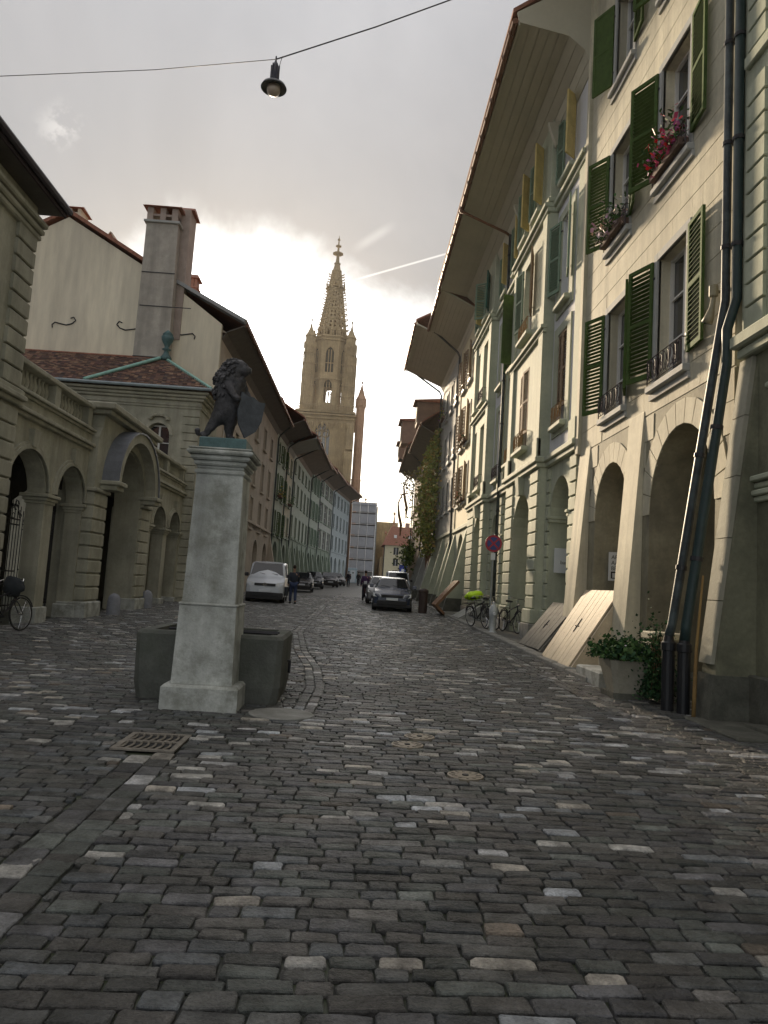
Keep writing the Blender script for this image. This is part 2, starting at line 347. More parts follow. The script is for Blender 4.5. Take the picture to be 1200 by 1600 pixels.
# ---------------- generic building parts
def eave(par, L, prof, m, gut=gutterm, boards=True, gr=.085, u0=0., name='soffit_board'):
    # prof: (y,z) from wall to gutter
    if boards:
        bk = MB()
        for i in range(len(prof)-1):
            (a, b), (c, d) = prof[i], prof[i+1]; bk.hexa([(u0, a, b+.035), (L, a, b+.035), (L, c, d+.035), (u0, c, d+.035), (u0, a, b+.09), (L, a, b+.09), (L, c, d+.09), (u0, c, d+.09)])
        bk.build('soffit_backing', m, par)
        pts = [Vector((0, a, b)) for a, b in prof]; seg = []
        for i in range(len(pts)-1):
            d = (pts[i+1]-pts[i]); n = max(1, round(d.length/.24))
            for k in range(n): seg.append((pts[i]+d*(k/n), pts[i]+d*((k+1)/n)))
        for a, b in seg:
            d = (b-a).normalized(); nn = Vector((0, -d.z, d.y)); a2 = a+d*.008; b2 = b-d*.008
            MB().hexa([(u0, a2.y, a2.z), (L, a2.y, a2.z), (L, b2.y, b2.z), (u0, b2.y, b2.z)]+[(x, p.y+nn.y*.03, p.z+nn.z*.03) for x, p in ((u0, a2), (L, a2), (L, b2), (u0, b2))]).build(name, m, par)
    else:
        q = MB()
        for i in range(len(prof)-1):
            (a, b), (c, d) = prof[i], prof[i+1]
            q.hexa([(u0, a, b), (L, a, b), (L, c, d), (u0, c, d), (u0, a, b+.05), (L, a, b+.05), (L, c, d+.05), (u0, c, d+.05)])
        q.build('soffit', m, par)
    yo, zo = prof[-1]
    q = MB(); q.box(u0-.02, L+.02, yo+.005, yo+.05, zo-.06, zo+.17); q.build('fascia', m, par)
    if gut:
        q = MB(); q.tube([(u0-.03, yo+.14, zo+.04), (L+.03, yo+.14, zo+.04)], gr, 8); 
        for k in range(int((L-u0)/.9)): x = u0+.4+k*.9; q.tube([(x-.02, yo+.14, zo+.04), (x+.02, yo+.14, zo+.04)], gr*1.18, 8)
        q.build('gutter', gut, par, smooth=False)
def roof(par, L, y0, z0, y1, z1, ridge_back, m=None, u0=0.):
    q = MB(); m = m or tileplain; t = .12
    q.hexa([(u0, y0, z0), (L, y0, z0), (L, y1, z1), (u0, y1, z1), (u0, y0, z0+t), (L, y0, z0+t), (L, y1, z1+t), (u0, y1, z1+t)])
    q.hexa([(u0, y1-.001, z1), (L, y1-.001, z1), (L, ridge_back, z0), (u0, ridge_back, z0), (u0, y1-.001, z1+t), (L, y1-.001, z1+t), (L, ridge_back, z0+t), (u0, ridge_back, z0+t)])
    return q.build('roof', m, par)
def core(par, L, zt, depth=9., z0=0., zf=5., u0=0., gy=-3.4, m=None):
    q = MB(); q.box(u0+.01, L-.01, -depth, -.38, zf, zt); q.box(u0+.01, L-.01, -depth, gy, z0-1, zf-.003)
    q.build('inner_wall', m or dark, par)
def gable(par, u, y0, zt, yr, zr, yb, m, t=.1):   # triangle between eaves and ridge
    return MB().add([(u, y0, zt), (u, yr, zr), (u, yb, zt), (u+t, y0, zt), (u+t, yr, zr), (u+t, yb, zt)], [(0, 1, 2), (5, 4, 3), (0, 3, 4, 1), (1, 4, 5, 2), (2, 5, 3, 0)]).build('gable', m, par)
def buttress(par, u0, u1, ztop, ytop, zbot, ybot, m, ms=None, base=None):
    q = MB(); q.hexa([(u0, -.02, zbot), (u1, -.02, zbot), (u1, ybot, zbot), (u0, ybot, zbot), (u0, -.02, ztop), (u1, -.02, ztop), (u1, ytop, ztop-.08), (u0, ytop, ztop-.08)])
    o = q.build('buttress', m, par)
    if base:
        zz = base; yy = ybot+(ytop-ybot)*(zz-zbot)/(ztop-zbot)
        MB().hexa([(u0-.03, -.02, zbot), (u1+.03, -.02, zbot), (u1+.03, ybot+.04, zbot), (u0-.03, ybot+.04, zbot), (u0-.03, -.02, zz), (u1+.03, -.02, zz), (u1+.03, yy+.03, zz), (u0-.03, yy+.03, zz)]).build('base_stone', darkst, o)
    return o
def flowers(name, x, y0, y1, z, cols, label, w=.22, h=.3, n=150, boxm=None, dirx=-1):
    t = thing(name, label, 'flowers', (x, (y0+y1)/2, z)); L = (y1-y0)/2
    MB().cbox(-w*.4, w*.4, -L, L, 0, .14, .01).build('planter_box', boxm or mat('terracotta_box', (.14, .09, .07)), t)
    rng = random.Random(hash(label) % 999 if False else int(abs(y0)*100)); q = MB(); fc = []; b = MB(); bc = []
    for i in range(n):
        c = Vector((rng.gauss(dirx*w*.25, w*.35), rng.uniform(-L, L), .12+abs(rng.gauss(0, h*.5))-(.12 if rng.random() < .25 else 0)))
        s = rng.uniform(.04, .07); a = Vector((rng.uniform(-1, 1), rng.uniform(-1, 1), rng.uniform(-1, 1))).normalized()*s; d = Vector((rng.uniform(-1, 1), rng.uniform(-1, 1), rng.uniform(-.4, 1))).normalized()*s
        if rng.random() < .3: b.add([c-a, c-d*.8, c+a, c+d*.8], [(0, 1, 2, 3)]); k = rng.choice(cols); bc.append(k)
        else: q.add([c-a, c-d*.5, c+a, c+d*.5], [(0, 1, 2, 3)]); g_ = rng.uniform(.6, 1.3); fc.append((.05*g_, .11*g_, .035*g_))
    f = q.build('foliage', leaf, t, col=fc); b.build('blossoms', mat('petals', (1, 1, 1), attr=True, rough=.6, var=.1), t, col=bc); return t
# =========================================================== RIGHT SIDE
XR = 5.2
def rroot(name, label, y0, x=XR, ang=0., cat='building'): return thing(name, label, cat, (x, y0, 0), PI/2+ang)
# ---- R1, cream sandstone house
y0 = 10.0
r1 = rroot('sandstone_house', 'cream sandstone house with green louvred shutters, nearest whole facade on the right', y0)
L1 = 7.4
cols = [(1.62, 2.82), (4.42, 5.52)]; rowz = [(5.5, 7.85), (9.3, 11.6), (13.15, 15.3)]
holes = [rect(a, b, c, d) for a, b in cols for c, d in rowz]
MB().plate([rect(0, L1, 5.0, 18.4)]+holes, facefn, .36).build('wall', cream, r1)
archs = [(.55, 2.98, 3.15, 1.4), (4.05, 6.02, 3.3, 1.15)]
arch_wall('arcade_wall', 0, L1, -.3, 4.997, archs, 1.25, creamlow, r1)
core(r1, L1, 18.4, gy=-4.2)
# ashlar facing, recessed joints
def ashlar(par, u0, u1, z0, z1, rects, arcs, m, ch=.48, bl=1.15, th=.012, name='stone_block', seed=3):
    rng = random.Random(seed); nrow = max(1, round((z1-z0)/ch)); ch = (z1-z0)/nrow
    for r_ in range(nrow):
        a, b = z0+r_*ch, z0+(r_+1)*ch; zm = (a+b)/2; x = u0-(bl*.5 if r_ % 2 else 0)
        while x < u1:
            w = bl*rng.uniform(.85, 1.15); segs = [(max(x, u0), min(x+w, u1), a, b)]; x += w
            for (p, q_, c, d) in rects:
                ns = []
                for (s, e, lo, hi) in segs:
                    if e <= p or s >= q_ or hi <= c or lo >= d: ns.append((s, e, lo, hi)); continue
                    if s < p: ns.append((s, p, lo, hi))
                    if e > q_: ns.append((q_, e, lo, hi))
                    if lo < c-.08: ns.append((max(s, p), min(e, q_), lo, c))
                    if hi > d+.08: ns.append((max(s, p), min(e, q_), d, hi))
                segs = ns
            for (a0, a1, zs, ri) in arcs:
                c = (a0+a1)/2; rr = (a1-a0)/2+.44; rz = ri+.44
                zq = max(a, zs); hw = rr*math.sqrt(max(0, 1-((zq-zs)/rz)**2)) if zq-zs < rz else 0
                if a < zs and hw > 0: hw = rr
                ns = []
                for (s, e, lo, hi) in segs:
                    if hw == 0 or e <= c-hw or s >= c+hw: ns.append((s, e, lo, hi)); continue
                    if s < c-hw: ns.append((s, c-hw, lo, hi))
                    if e > c+hw: ns.append((c+hw, e, lo, hi))
                segs = ns
            blocks(par, [t for t in segs if t[1]-t[0] > .12], -.02, th, m, name, gap=.007, b=.005)
wr = [(a-.145, b+.145, c-.15, d+.145) for a, b in cols for c, d in rowz]
ashlar(r1, .02, L1-.02, 5.02, 17.9, wr, [], cream)
ashlar(r1, .02, L1-.02, 3.1, 5.0, [], archs, cream, ch=.47, bl=.9, seed=8)
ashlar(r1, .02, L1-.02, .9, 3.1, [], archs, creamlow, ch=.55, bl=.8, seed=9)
for (a0, a1, zs, ri) in archs:
    c = (a0+a1)/2; r_ = (a1-a0)/2; nv = 13
    for i in range(nv):
        t0, t1 = PI*(i+.03)/nv, PI*(i+.97)/nv
        def P(t, k): return (c+(r_+k)*math.cos(t), zs+(ri+k)*math.sin(t))
        p = [P(t0, .004), P(t0, .42), P(t1, .42), P(t1, .004)]
        MB().hexa([(x, -.02, z) for x, z in p]+[(x, .016, z) for x, z in p]).build('voussoir', cream, r1)
buttress(r1, 3.3, 4.03, 5.2, .02, .15, .34, cream, base=.0)
buttress(r1, 6.45, 7.2, 5.15, .02, .15, .38, cream)
WNB = dict(rows=3, sw=.14, sur=surr)
for ci, (a, b) in enumerate(cols):
    for ri, (c, d) in enumerate(rowz):
        w = window(r1, a, b, c, d, y=-.24, **WNB)
        q = MB(); q.box(a-.2, b+.2, .0, .06, c-.26, c-.15); q.build('lower_sill_band', surr, w)
        if ci == 0 or ri < 2: scroll_rail(r1, a-.1, b+.1, c+.0, .46, .13, ironb)
        z0_, z1_ = c+.18, d+.02; wd = (b-a)/2+.04
        if (ci, ri) == (0, 0): angs = (R(5), R(21))
        elif (ci, ri) == (0, 1): angs = (R(7), R(28))
        elif (ci, ri) == (1, 0): angs = (R(21), R(26))
        elif (ci, ri) == (1, 1): angs = (R(14), R(32))
        else: angs = (R(6), R(30))
        # near-side leaf (towards the camera) and far-side leaf
        shutter(r1, a-.13, z0_, z1_, wd, -R(0)+angs[0]*1.0, shgreen, near=True, sgn=-1)
        shutter(r1, b+.13, z0_, z1_, wd, angs[1], shgreen, near=True, sgn=1, solid=(ri == 2 and ci == 1))
eave(r1, L1, [(0, 17.6), (.35, 18.2), (1.9, 18.4)], soffit, boards=True)
roof(r1, L1, 2.0, 18.6, -4.5, 23.0, -9.5)
q = MB(); q.cbox(L1-.22, L1-.02, -.02, .10, 5.0, 17.5, .02); q.build('corner_strip', cream, r1)
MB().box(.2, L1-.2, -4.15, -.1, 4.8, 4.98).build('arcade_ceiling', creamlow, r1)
MB().box(0, L1, -4.2, -.35, -.3, .42).build('arcade_floor', darkst, r1)
for a in (.1, 3.5, 6.6):                                 # cross walls of the arcade show through the arches
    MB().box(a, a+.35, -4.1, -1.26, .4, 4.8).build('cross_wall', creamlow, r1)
flowers('window_flowers', XR-.10, y0+1.6, y0+2.85, 9.34, [(.6, .01, .02), (.5, .05, .15), (.45, .12, .35)], 'red and pink geraniums in box behind iron rail, upper near window of cream house', n=620, h=.55, w=.3)
flowers('window_flowers', XR-.10, y0+4.35, y0+5.6, 9.34, [(.5, .3, .42), (.6, .5, .55), (.55, .4, .3)], 'pale pink and white flowers behind iron rail, upper far window of cream house', n=560, h=.45, w=.34)
# floodlight on R1
t = thing('floodlight', 'grey tilted floodlight on cream wall beside the dark drainpipe', 'light', (XR, 10.42, 6.05))
MB().tube([(0, 0, .22), (-.14, 0, .22)], .03, 8).build('bracket', pipeb, t)
MB().lathe([(.03, -.1), (.065, -.08), (.065, .08), (.03, .1)], (-.14, 0, .22), 12).build('swivel', pipeb, t)
MB().tube([(-.14, 0, .12), (-.15, .02, -.02), (-.17, .06, -.16), (-.19, .10, -.24)], [.035, .04, .07, .085], 12).build('lamp_body', pipeb, t, smooth=True)
MB().tube([(-.19, .10, -.235), (-.193, .105, -.25)], .072, 12).build('lens', glass, t)
# ---- R0, house at the right edge
r0 = rroot('rusticated_house', 'grey green rusticated house cut off by the right edge of the photo', 2.0)
L0 = 7.85
shadest = mat('shaded_dirty_sandstone', (.17, .17, .115), var=.25, scale=1.5, stain=.6, stainc=(.07, .075, .05), bump=.4)  # dirty stone, darkened further for the shade on lower and camera-facing sides
arch_wall('arcade_wall', 0, L0, -.3, 5.0, [(1.0, 3.2, 3.3, 1.1), (4.4, 7.0, 3.2, 1.3)], .7, shadest, r0)
MB().plate([rect(0, L0, 5.2, 15.), rect(5.3, 6.5, 6.2, 8.6), rect(5.3, 6.5, 10.2, 12.4)], facefn, .4).build('wall', greystone, r0)
core(r0, L0, 15.)
for c, d in ((6.2, 8.6), (10.2, 12.4)): window(r0, 5.3, 6.5, c, d, sur=greystone)
MB().cbox(0, L0-.10, -.05, .12, 5.0, 5.14, .02).build('cornice', greystone, r0); MB().cbox(0, L0-.05, -.05, .20, 5.143, 5.34, .03).build('cornice', greystone, r0)
MB().cbox(0, L0-.1, -.05, .07, 9.3, 9.5, .02).build('string_course', greystone, r0); MB().cbox(0, L0-.7, -.03, .06, 4.45, 4.53, .02).build('moulding', greystone, r0)
blocks(r0, [(L0-.62+(.0 if i % 2 else .0), L0-.12, 5.4+i*.33, 5.4+(i+1)*.33) for i in range(11)], -.02, .05, greystone, gap=.03)
blocks(r0, [(L0-.62, L0-.12, 9.52+i*.33, 9.52+(i+1)*.33) for i in range(10)], -.02, .05, greystone, gap=.03)
for z, yy in ((2.98, .05), (3.06, .09), (3.16, .05), (3.25, .11)): MB().cbox(6.95, 7.5, -.75, yy, z, z+.075, .015).build('impost_moulding', greystone, r0)
buttress(r0, 7.40, 7.78, 4.98, .0, .1, .60, shadest, base=.72)
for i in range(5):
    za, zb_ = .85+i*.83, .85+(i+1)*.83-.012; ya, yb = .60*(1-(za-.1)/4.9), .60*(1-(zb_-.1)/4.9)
    MB().hexa([(7.47, ya-.02, za), (7.80, ya-.02, za), (7.80, ya+.05, za), (7.47, ya+.05, za), (7.47, yb-.02, zb_), (7.80, yb-.02, zb_), (7.80, yb+.05, zb_), (7.47, yb+.05, zb_)]).build('lit_face_stone', arcst, r0)  # paler slabs put the lit front of the buttress into the colour
MB().box(.1, L0, -3.9, -.71, -.2, .32).build('arcade_floor', darkst, r0)
MB().cbox(6.9, L0, -.7, .1, -.1, .75, .02).build('base_stone', darkst, r0)
MB().box(4., 7., -3.9, .35, -.1, .2).build('stone_step', darkst, r0)
eave(r0, L0, [(0, 14.6), (.3, 14.9), (1.4, 15.0)], soffit, boards=False); roof(r0, L0, 1.5, 15.2, -4.5, 19, -9.5)
# drainpipes
pipe([(5.08, 10.1, 14.), (5.08, 10.1, 6.0), (5.02, 10.1, 5.6), (4.86, 10.1, 4.5), (4.40, 10.1, 1.3), (4.36, 10.1, 1.15)], .062, pipem, 'dark drainpipe, left one of the pair slanting down between the two nearest right houses')
pipe([(5.14, 9.9, 14.), (5.14, 9.9, 5.95), (5.02, 9.92, 5.5), (5.02, 9.92, 5.0), (4.52, 9.92, 1.3), (4.50, 9.92, 1.1)], .07, pipeg, 'green blue drainpipe, right one of the pair, bending under the stone ledge')
pipe([(5.15, 10.0, 14.), (5.15, 10.0, 5.9), (4.93, 10.0, 4.0), (4.50, 10.0, 1.2), (4.46, 9.97, .16)], .030, pipeb, 'thin stone coloured pipe running between the two dark drainpipes')
for x, y, l in ((4.36, 10.1, 'black cast iron foot pipe under the left dark drainpipe'), (4.50, 9.92, 'black cast iron foot pipe under the green blue drainpipe')):
    o = MB().lathe([(.085, .12), (.085, .5), (.085, .95), (.10, .96), (.10, 1.06), (.075, 1.08), (.06, 1.16)], (x, y, 0), 14).build('cast_iron_pipe', mat('black_cast_iron', (.012, .013, .016), rough=.45), None, smooth=False); tag(o, l, 'drainpipe')
o = MB().tube([(4.50, 9.62, .12), (4.53, 9.66, .5), (4.56, 9.70, 1.0), (4.62, 9.78, 1.3), (4.7, 9.84, 2.0)], [.028, .028, .022, .018, .015], 8).build('rusty_pipe', mat('rusty_yellow', (.26, .17, .06), stain=.5, stainc=(.10, .04, .02)), None, smooth=True); tag(o, 'thin rusty yellow pipe at the foot of the slanted buttress', 'pipe')
# ---- R2 / R3, palace with projecting centre
def palace(root, L, proj, arches, wins, ztop, lmat, pb, seed=1):
    p0, p1 = proj; pd = .25
    out = [(a, b, c, d) for (a, b, c, d) in arches]
    # ground floor: side bays and centre bay are separate slabs
    bays = [(0, p0, 0), (p0, p1, pd), (p1, L, 0)]
    for (a, b, yy) in bays:
        f = lambda u, v, w, yy=yy: (u, w+yy, v)
        ar = [x for x in out if a <= x[0] and x[1] <= b]; o = [(a, -.3)]
        for x in sorted(ar):
            c = (x[0]+x[1])/2; r = (x[1]-x[0])/2; o += [(x[0], -.3)]+[(c-r*math.cos(PI*i/12), x[2]+x[3]*math.sin(PI*i/12)) for i in range(13)]+[(x[1], -.3)]
        o += [(b, -.3), (b, 5.15), (a, 5.15)]
        MB().plate([o], f, 1.05).build('arcade_wall', lmat, root)
        hs = [rect(w[0], w[1], w[2], w[3]) for w in wins if a <= w[0] and w[1] <= b]
        MB().plate([rect(a, b, 5.45, ztop)]+hs, f, .36+yy).build('wall', white if (yy == 0) else lmat, root)
        # cornice with returns
        MB().cbox(a+(0 if yy == 0 else -.10), b+(0 if yy == 0 else .10), -.1, yy+.12, 5.153, 5.28, .02).build('cornice', lmat, root)
        MB().cbox(a+(0 if yy == 0 else -.16), b+(0 if yy == 0 else .16), -.1, yy+.18, 5.283, 5.447, .03).build('cornice', lmat, root)
        for z, e in ((12.65, .10), (12.79, .18), (12.95, .08)):
            MB().cbox(a+(0 if yy == 0 else -.08), b+(0 if yy == 0 else .08), -.1, yy+e, z, z+.135, .02).build('string_course', lmat, root)
    for z, e in ((9.05, .08), (9.17, .15)): MB().cbox(p0-.06, p1+.06, pd-.02, pd+e, z, z+.115, .02).build('string_course', lmat, root)
    # pilaster strips and frames
    for (a, b) in ((.0, .55), (p0-.0, p0+.5), (p1-.5, p1), (L-.5, L-.12)):
        yy = pd if a >= p0 and b <= p1 else 0
        MB().cbox(a+.01, b, yy-.02, yy+.07, 5.46, 12.62, .02).build('pilaster_strip', lmat, root); MB().cbox(a+.01, b+.03, yy-.02, yy+.12, 5.45, 6.0, .02).build('pilaster_base', lmat, root)
    for w in wins:
        yy = pd if (p0 <= w[0] and w[1] <= p1) else 0
        pr_ = MB(); e = .34
        if yy == 0 and w[2] < 12:
            pr_.box(w[0]-e, w[0]-.01, -.02, .045, w[2]-.3, w[3]+.25); pr_.box(w[1]+.01, w[1]+e, -.02, .045, w[2]-.3, w[3]+.25); pr_.box(w[0]-.01, w[1]+.01, -.02, .043, w[3]+.005, w[3]+.25); pr_.box(w[0]-.01, w[1]+.01, -.02, .043, w[2]-.3, w[2]-.01)
            pr_.build('window_panel', lmat, root)
        o = window(root, w[0], w[1], w[2], w[3], y=yy-.2, rows=3, sill=False)
        MB().cbox(w[0]-.15, w[1]+.15, yy-.05, yy+.20, w[2]-.16, w[2]-.01, .03).build('sill', lmat, o)
        k = w[4]; cw = (w[1]-w[0])/2; zz = w[2]+(.45 if k != 'open' else .1)
        if k in ('tan', 'pale'):
            m_ = shtan if k == 'tan' else shpale
            shutter(root, w[0]+.01, zz, w[3]-.02, cw-.02, R(5), m_, near=pb, sgn=1, y=yy-.02, flip=False); shutter(root, w[1]-.01, zz, w[3]-.02, cw-.02, R(5), m_, near=pb, sgn=-1, y=yy-.02, flip=False)
            if k == 'tan': scroll_rail(root, w[0], w[1], w[2], .5, yy+.14, mat('gilded_iron', (.30, .18, .07), rough=.5))
        if k == 'paleopen': shutter(root, w[0]-.02, zz, w[3], .62, R(14), shpale, near=pb, sgn=-1, y=yy+.10); shutter(root, w[1]+.02, zz, w[3], .55, R(20), shpale, near=pb, sgn=1, y=yy+.05)
        if k == 'half': shutter(root, w[1]+.02, zz, w[3], cw, R(10), shpale, near=pb, sgn=1, y=yy+.05); shutter(root, w[0], zz, w[3], cw, R(17), shtan, near=pb, sgn=-1, y=yy+.04); scroll_rail(root, w[0], w[1], w[2], .45, yy+.14, mat('gilded_iron', (.3, .18, .07)))
        if k == 'yell': shutter(root, w[0]-.02, w[2]+.1, w[3], .40, R(48), mat('sunlit_shutter_tint', (.62, .49, .20)), near=False, sgn=-1, y=yy+.04, solid=True); shutter(root, w[1]+.02, w[2]+.1, w[3], .45, R(12), shpale, near=False, sgn=1, y=yy+.05)  # yellow leaf colour stands in for warm sun on the shutters
        if k == 'teal': shutter(root, w[0]-.02, w[2]+.1, w[3], .5, R(22), shblue, near=pb, sgn=-1, y=yy+.06); shutter(root, w[1]+.02, w[2]+.1, w[3], .5, R(60), shpale, near=False, sgn=1, y=yy+.05)
        if k == 'swing': shutter(root, w[0]-.02, w[2]-.1, w[3]+.1, .6, R(70), shgreen, near=False, sgn=-1, y=yy+.04, solid=True); shutter(root, w[1]+.02, w[2], w[3], .5, R(15), shgreen, near=False, sgn=1, y=yy+.05)
        if k == 'open': scroll_rail(root, w[0]-.05, w[1]+.05, w[2], .5, yy+.16, ironb)
    # rusticated piers
    zg = gz(root.location.y)
    for (a, b, yy) in pb_list(arches, bays, L):
        n = 11; h = (5.12-.95-zg)/n
        blocks(root, [(a, b, zg+.95+i*h, zg+.95+(i+1)*h) for i in range(n)], yy-.03, yy+.05, lmat, 'rusticated_block', gap=.035, b=.02)
        MB().cbox(a-.03, b+.03, yy-.03, yy+.12, zg+.55, zg+.95, .03).build('pier_base', lmat, root); MB().cbox(a-.03, b+.03, yy-.03, yy+.16, zg-.2, zg+.55, .02).build('plinth_stone', white if False else granite, root)
    for x in arches:
        yy = pd if (p0 <= x[0] and x[1] <= p1) else 0; c = (x[0]+x[1])/2
        if yy: MB().hexa([(c-.16, yy-.02, x[2]+x[3]-.05), (c+.16, yy-.02, x[2]+x[3]-.05), (c+.16, yy+.14, x[2]+x[3]-.05), (c-.16, yy+.14, x[2]+x[3]-.05), (c-.24, yy-.02, 5.15), (c+.24, yy-.02, 5.15), (c+.24, yy+.2, 5.15), (c-.24, yy+.2, 5.15)]).build('keystone', lmat, root)
        else:
            for z, e in ((x[2]-.16, .06), (x[2]-.07, .10)):
                for s in (x[0], x[1]): MB().cbox(s-.09, s+.09, -1.0, e, z, z+.08, .015).build('impost_moulding', lmat, root)
    core(root, L, ztop, gy=-4.2); MB().box(0, L, -4.2, -.95, -.3, zg+.28).build('arcade_floor', darkst, root)
    MB().box(.05, L-.05, -4.1, -1.1, 4.9, 5.1).build('arcade_ceiling', greyr, root)
def pb_list(arches, bays, L):
    out = []
    for (a, b, yy) in bays:
        ar = sorted(x for x in arches if a <= x[0] and x[1] <= b); e = a
        for x in ar:
            if x[0]-e > .12: out.append((e+.01, x[0]-.01, yy))
            e = x[1]
        if b-e > .12: out.append((e+.01, b-.01, yy))
    return out
r2 = rroot('palace_house', 'grey green palace with white recessed panels and tan louvred shutters, second house on the right', 17.4)
w2 = [(1.3, 2.2, 6.2, 8.75, 'tan'), (1.3, 2.2, 9.6, 12.1, 'paleopen'), (4.6, 5.8, 6.1, 8.6, 'tan'), (4.6, 5.8, 9.75, 12.2, 'half'), (7.8, 8.6, 6.2, 8.7, 'tan'), (7.8, 8.6, 9.7, 12.0, 'swing'),
      (1.3, 2.2, 13.3, 15.2, 'yell'), (3.8, 4.5, 13.3, 15.2, 'yell'), (5.5, 6.2, 13.3, 15.2, 'yell'), (7.7, 8.5, 13.3, 15.2, 'yell')]
palace(r2, 9.4, (2.8, 7.2), [(.6, 2.45, 3.75, 1.0), (3.75, 6.1, 3.4, 1.25), (7.75, 8.75, 3.7, .6)], w2, 15.6, greystone, True)
cove = [(0.02, 15.0), (.22, 15.5), (.65, 15.85), (1.9, 16.12)]
eave(r2, 9.4, cove, soffit); roof(r2, 9.4, 2.1, 16.4, -4.5, 21, -9.5); gable(r2, 0.01, .0, 16.1, -4.5, 20.9, -9.5, greyr)
MB().box(-.01, .04, -.3, 1.95, 15.0, 16.1).build('eave_end', soffit, r2) if False else None
MB().plate([[(0, 15.0), (.22, 15.5), (.65, 15.85), (1.93, 16.1), (2.0, 16.38), (0, 17.6)]], lambda u, v, w: (w+.0, u, v), .06).build('eave_end', soffit, r2)
for (a, yy) in ((2.6, 0), (7.3, 0)): MB().hexa([(a, 0, 14.6), (a+.16, 0, 14.6), (a+.16, .2, 14.6), (a, .2, 14.6), (a, 0, 15.3), (a+.16, 0, 15.3), (a+.16, .45, 15.3), (a, .45, 15.3)]).build('bracket', soffit, r2)
r3 = rroot('palace_house', 'grey green town palace behind the no stopping sign, third house on the right', 26.8)
w3 = [(.5, 1.4, 5.9, 8.6, 'open'), (.5, 1.4, 9.6, 12.0, 'none'), (3.2, 4.2, 5.9, 8.6, 'open'), (3.2, 4.2, 9.6, 12.2, 'open'), (5.1, 5.7, 5.9, 8.6, 'none'), (5.1, 5.7, 9.6, 12.2, 'none'),
      (.5, 1.3, 13.3, 15.0, 'yell'), (3.2, 4.0, 13.3, 15.0, 'teal'), (5.0, 5.7, 13.3, 15.0, 'yell')]
palace(r3, 7.8, (2.2, 6.4), [(.5, 1.75, 3.75, .8), (2.9, 4.7, 3.5, 1.2)], w3, 15.6, greystone, False)
eave(r3, 7.8, cove, soffit); roof(r3, 7.8, 2.1, 16.4, -4.5, 21, -9.5)
pipe([(5.08-.02, 26.75, 15.2), (5.06, 26.75, .5)], .06, pipem, 'dark vertical drainpipe down the joint of the two grey green palaces')
o = pipe([(3.1, 26.8, 16.2), (3.12, 26.8, 16.0), (3.3, 26.8, 15.95), (4.9, 26.8, 15.3), (5.04, 26.8, 15.2)], .05, gutterm, '', par=r3); o.name = 'downpipe'; o.parent = None; tag(o, 'copper downpipe crossing the soffit to the palace wall', 'drainpipe')
for p in (3.0, 3.75+.0): pass
# ---- generic row houses
def row_house(name, label, X, Y0, Y1, side, cols, rows, ztop, wallm, lowm=None, arches=(), over=1.6, ez=None, ww=.9, shut=None, X1=None, fm=None, rail=False, sofm=soffit, butt=(), near=False, simple=True, flower=False, strip=True, ridge=4.5, pipe_end=True, skip=()):
    X1 = X if X1 is None else X1
    if side > 0: a = math.atan2(-(X1-X), Y1-Y0); root = thing(name, label, 'building', (X, Y0, 0), PI/2+a); zg = gz(Y0)
    else: a = math.atan2(X1-X, Y1-Y0); root = thing(name, label, 'building', (X1, Y1, 0), -PI/2-a); zg = gz(Y1)
    L = math.hypot(Y1-Y0, X1-X)+.004; lowm = lowm or wallm
    cx = cols if not isinstance(cols, int) else [L*(i+.5)/cols for i in range(cols)]
    hs = [(c-ww/2, c+ww/2, z0+zg*0, z1) for ri, (z0, z1) in enumerate(rows) for ci, c in enumerate(cx) if (ci, ri) not in skip]
    MB().plate([rect(0, L, zg+4.2, ztop)]+[rect(*h) for h in hs], facefn, .34).build('wall', wallm, root)
    arch_wall('arcade_wall', 0, L, zg-.8, zg+4.197, [(c-w/2, c+w/2, zg+zs, ri) for c, w, zs, ri in arches], .8, lowm, root)
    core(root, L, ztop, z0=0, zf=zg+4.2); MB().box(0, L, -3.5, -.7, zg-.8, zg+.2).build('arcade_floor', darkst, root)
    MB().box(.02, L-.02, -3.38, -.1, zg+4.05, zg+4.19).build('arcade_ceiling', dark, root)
    for h in hs:
        o = window(root, *h, y=-.17, fm=fm or framew, sur=lowm if not near else surr, sw=.1, rows=2 if (h[3]-h[2]) < 1.4 else 3)
        if shut: 
            for sg, u in ((-1, h[0]-.02), (1, h[1]+.02)): shutter(root, u, h[2], h[3], ww*.5, R(8 if sg > 0 else 14), shut, near=False, sgn=sg, n=10, y=.14)
        if rail: MB().box(h[0]-.08, h[1]+.08, .1, .13, h[2]+.4, h[2]+.43).box(h[0]-.08, h[1]+.08, .1, .13, h[2]+.02, h[2]+.05).build('railing', iron, root)
    if strip: MB().cbox(0.02, L-.02, -.03, .09, zg+4.15, zg+4.33, .02).build('string_course', lowm, root)
    for u, w, yb in butt: buttress(root, u, u+w, zg+4.1, .05, zg-.3, yb, lowm, base=zg+.7)
    ez = ez or ztop+.3
    eave(root, L, [(0, ztop-.35), (.2, ztop), (over, ez)], sofm, boards=near); roof(root, L, over+.1, ez+.22, -ridge, ez+4.2, -9.3)
    gable(root, .01, .2, ztop, -ridge, ez+4.1, -9.3, wallm); gable(root, L-.11, .2, ztop, -ridge, ez+4.1, -9.3, wallm)
    if pipe_end: 
        u = .06 if side < 0 else L-.06
        q = MB(); q.tube([(u, over*.9, ez-.06), (u, over*.8, ez-.14), (u, .25, ztop-.35), (u, .12, ztop-.6), (u, .12, zg+4.4), (u, .14, zg)], .06, 8); q.build('downpipe', pipem, root)
    return root
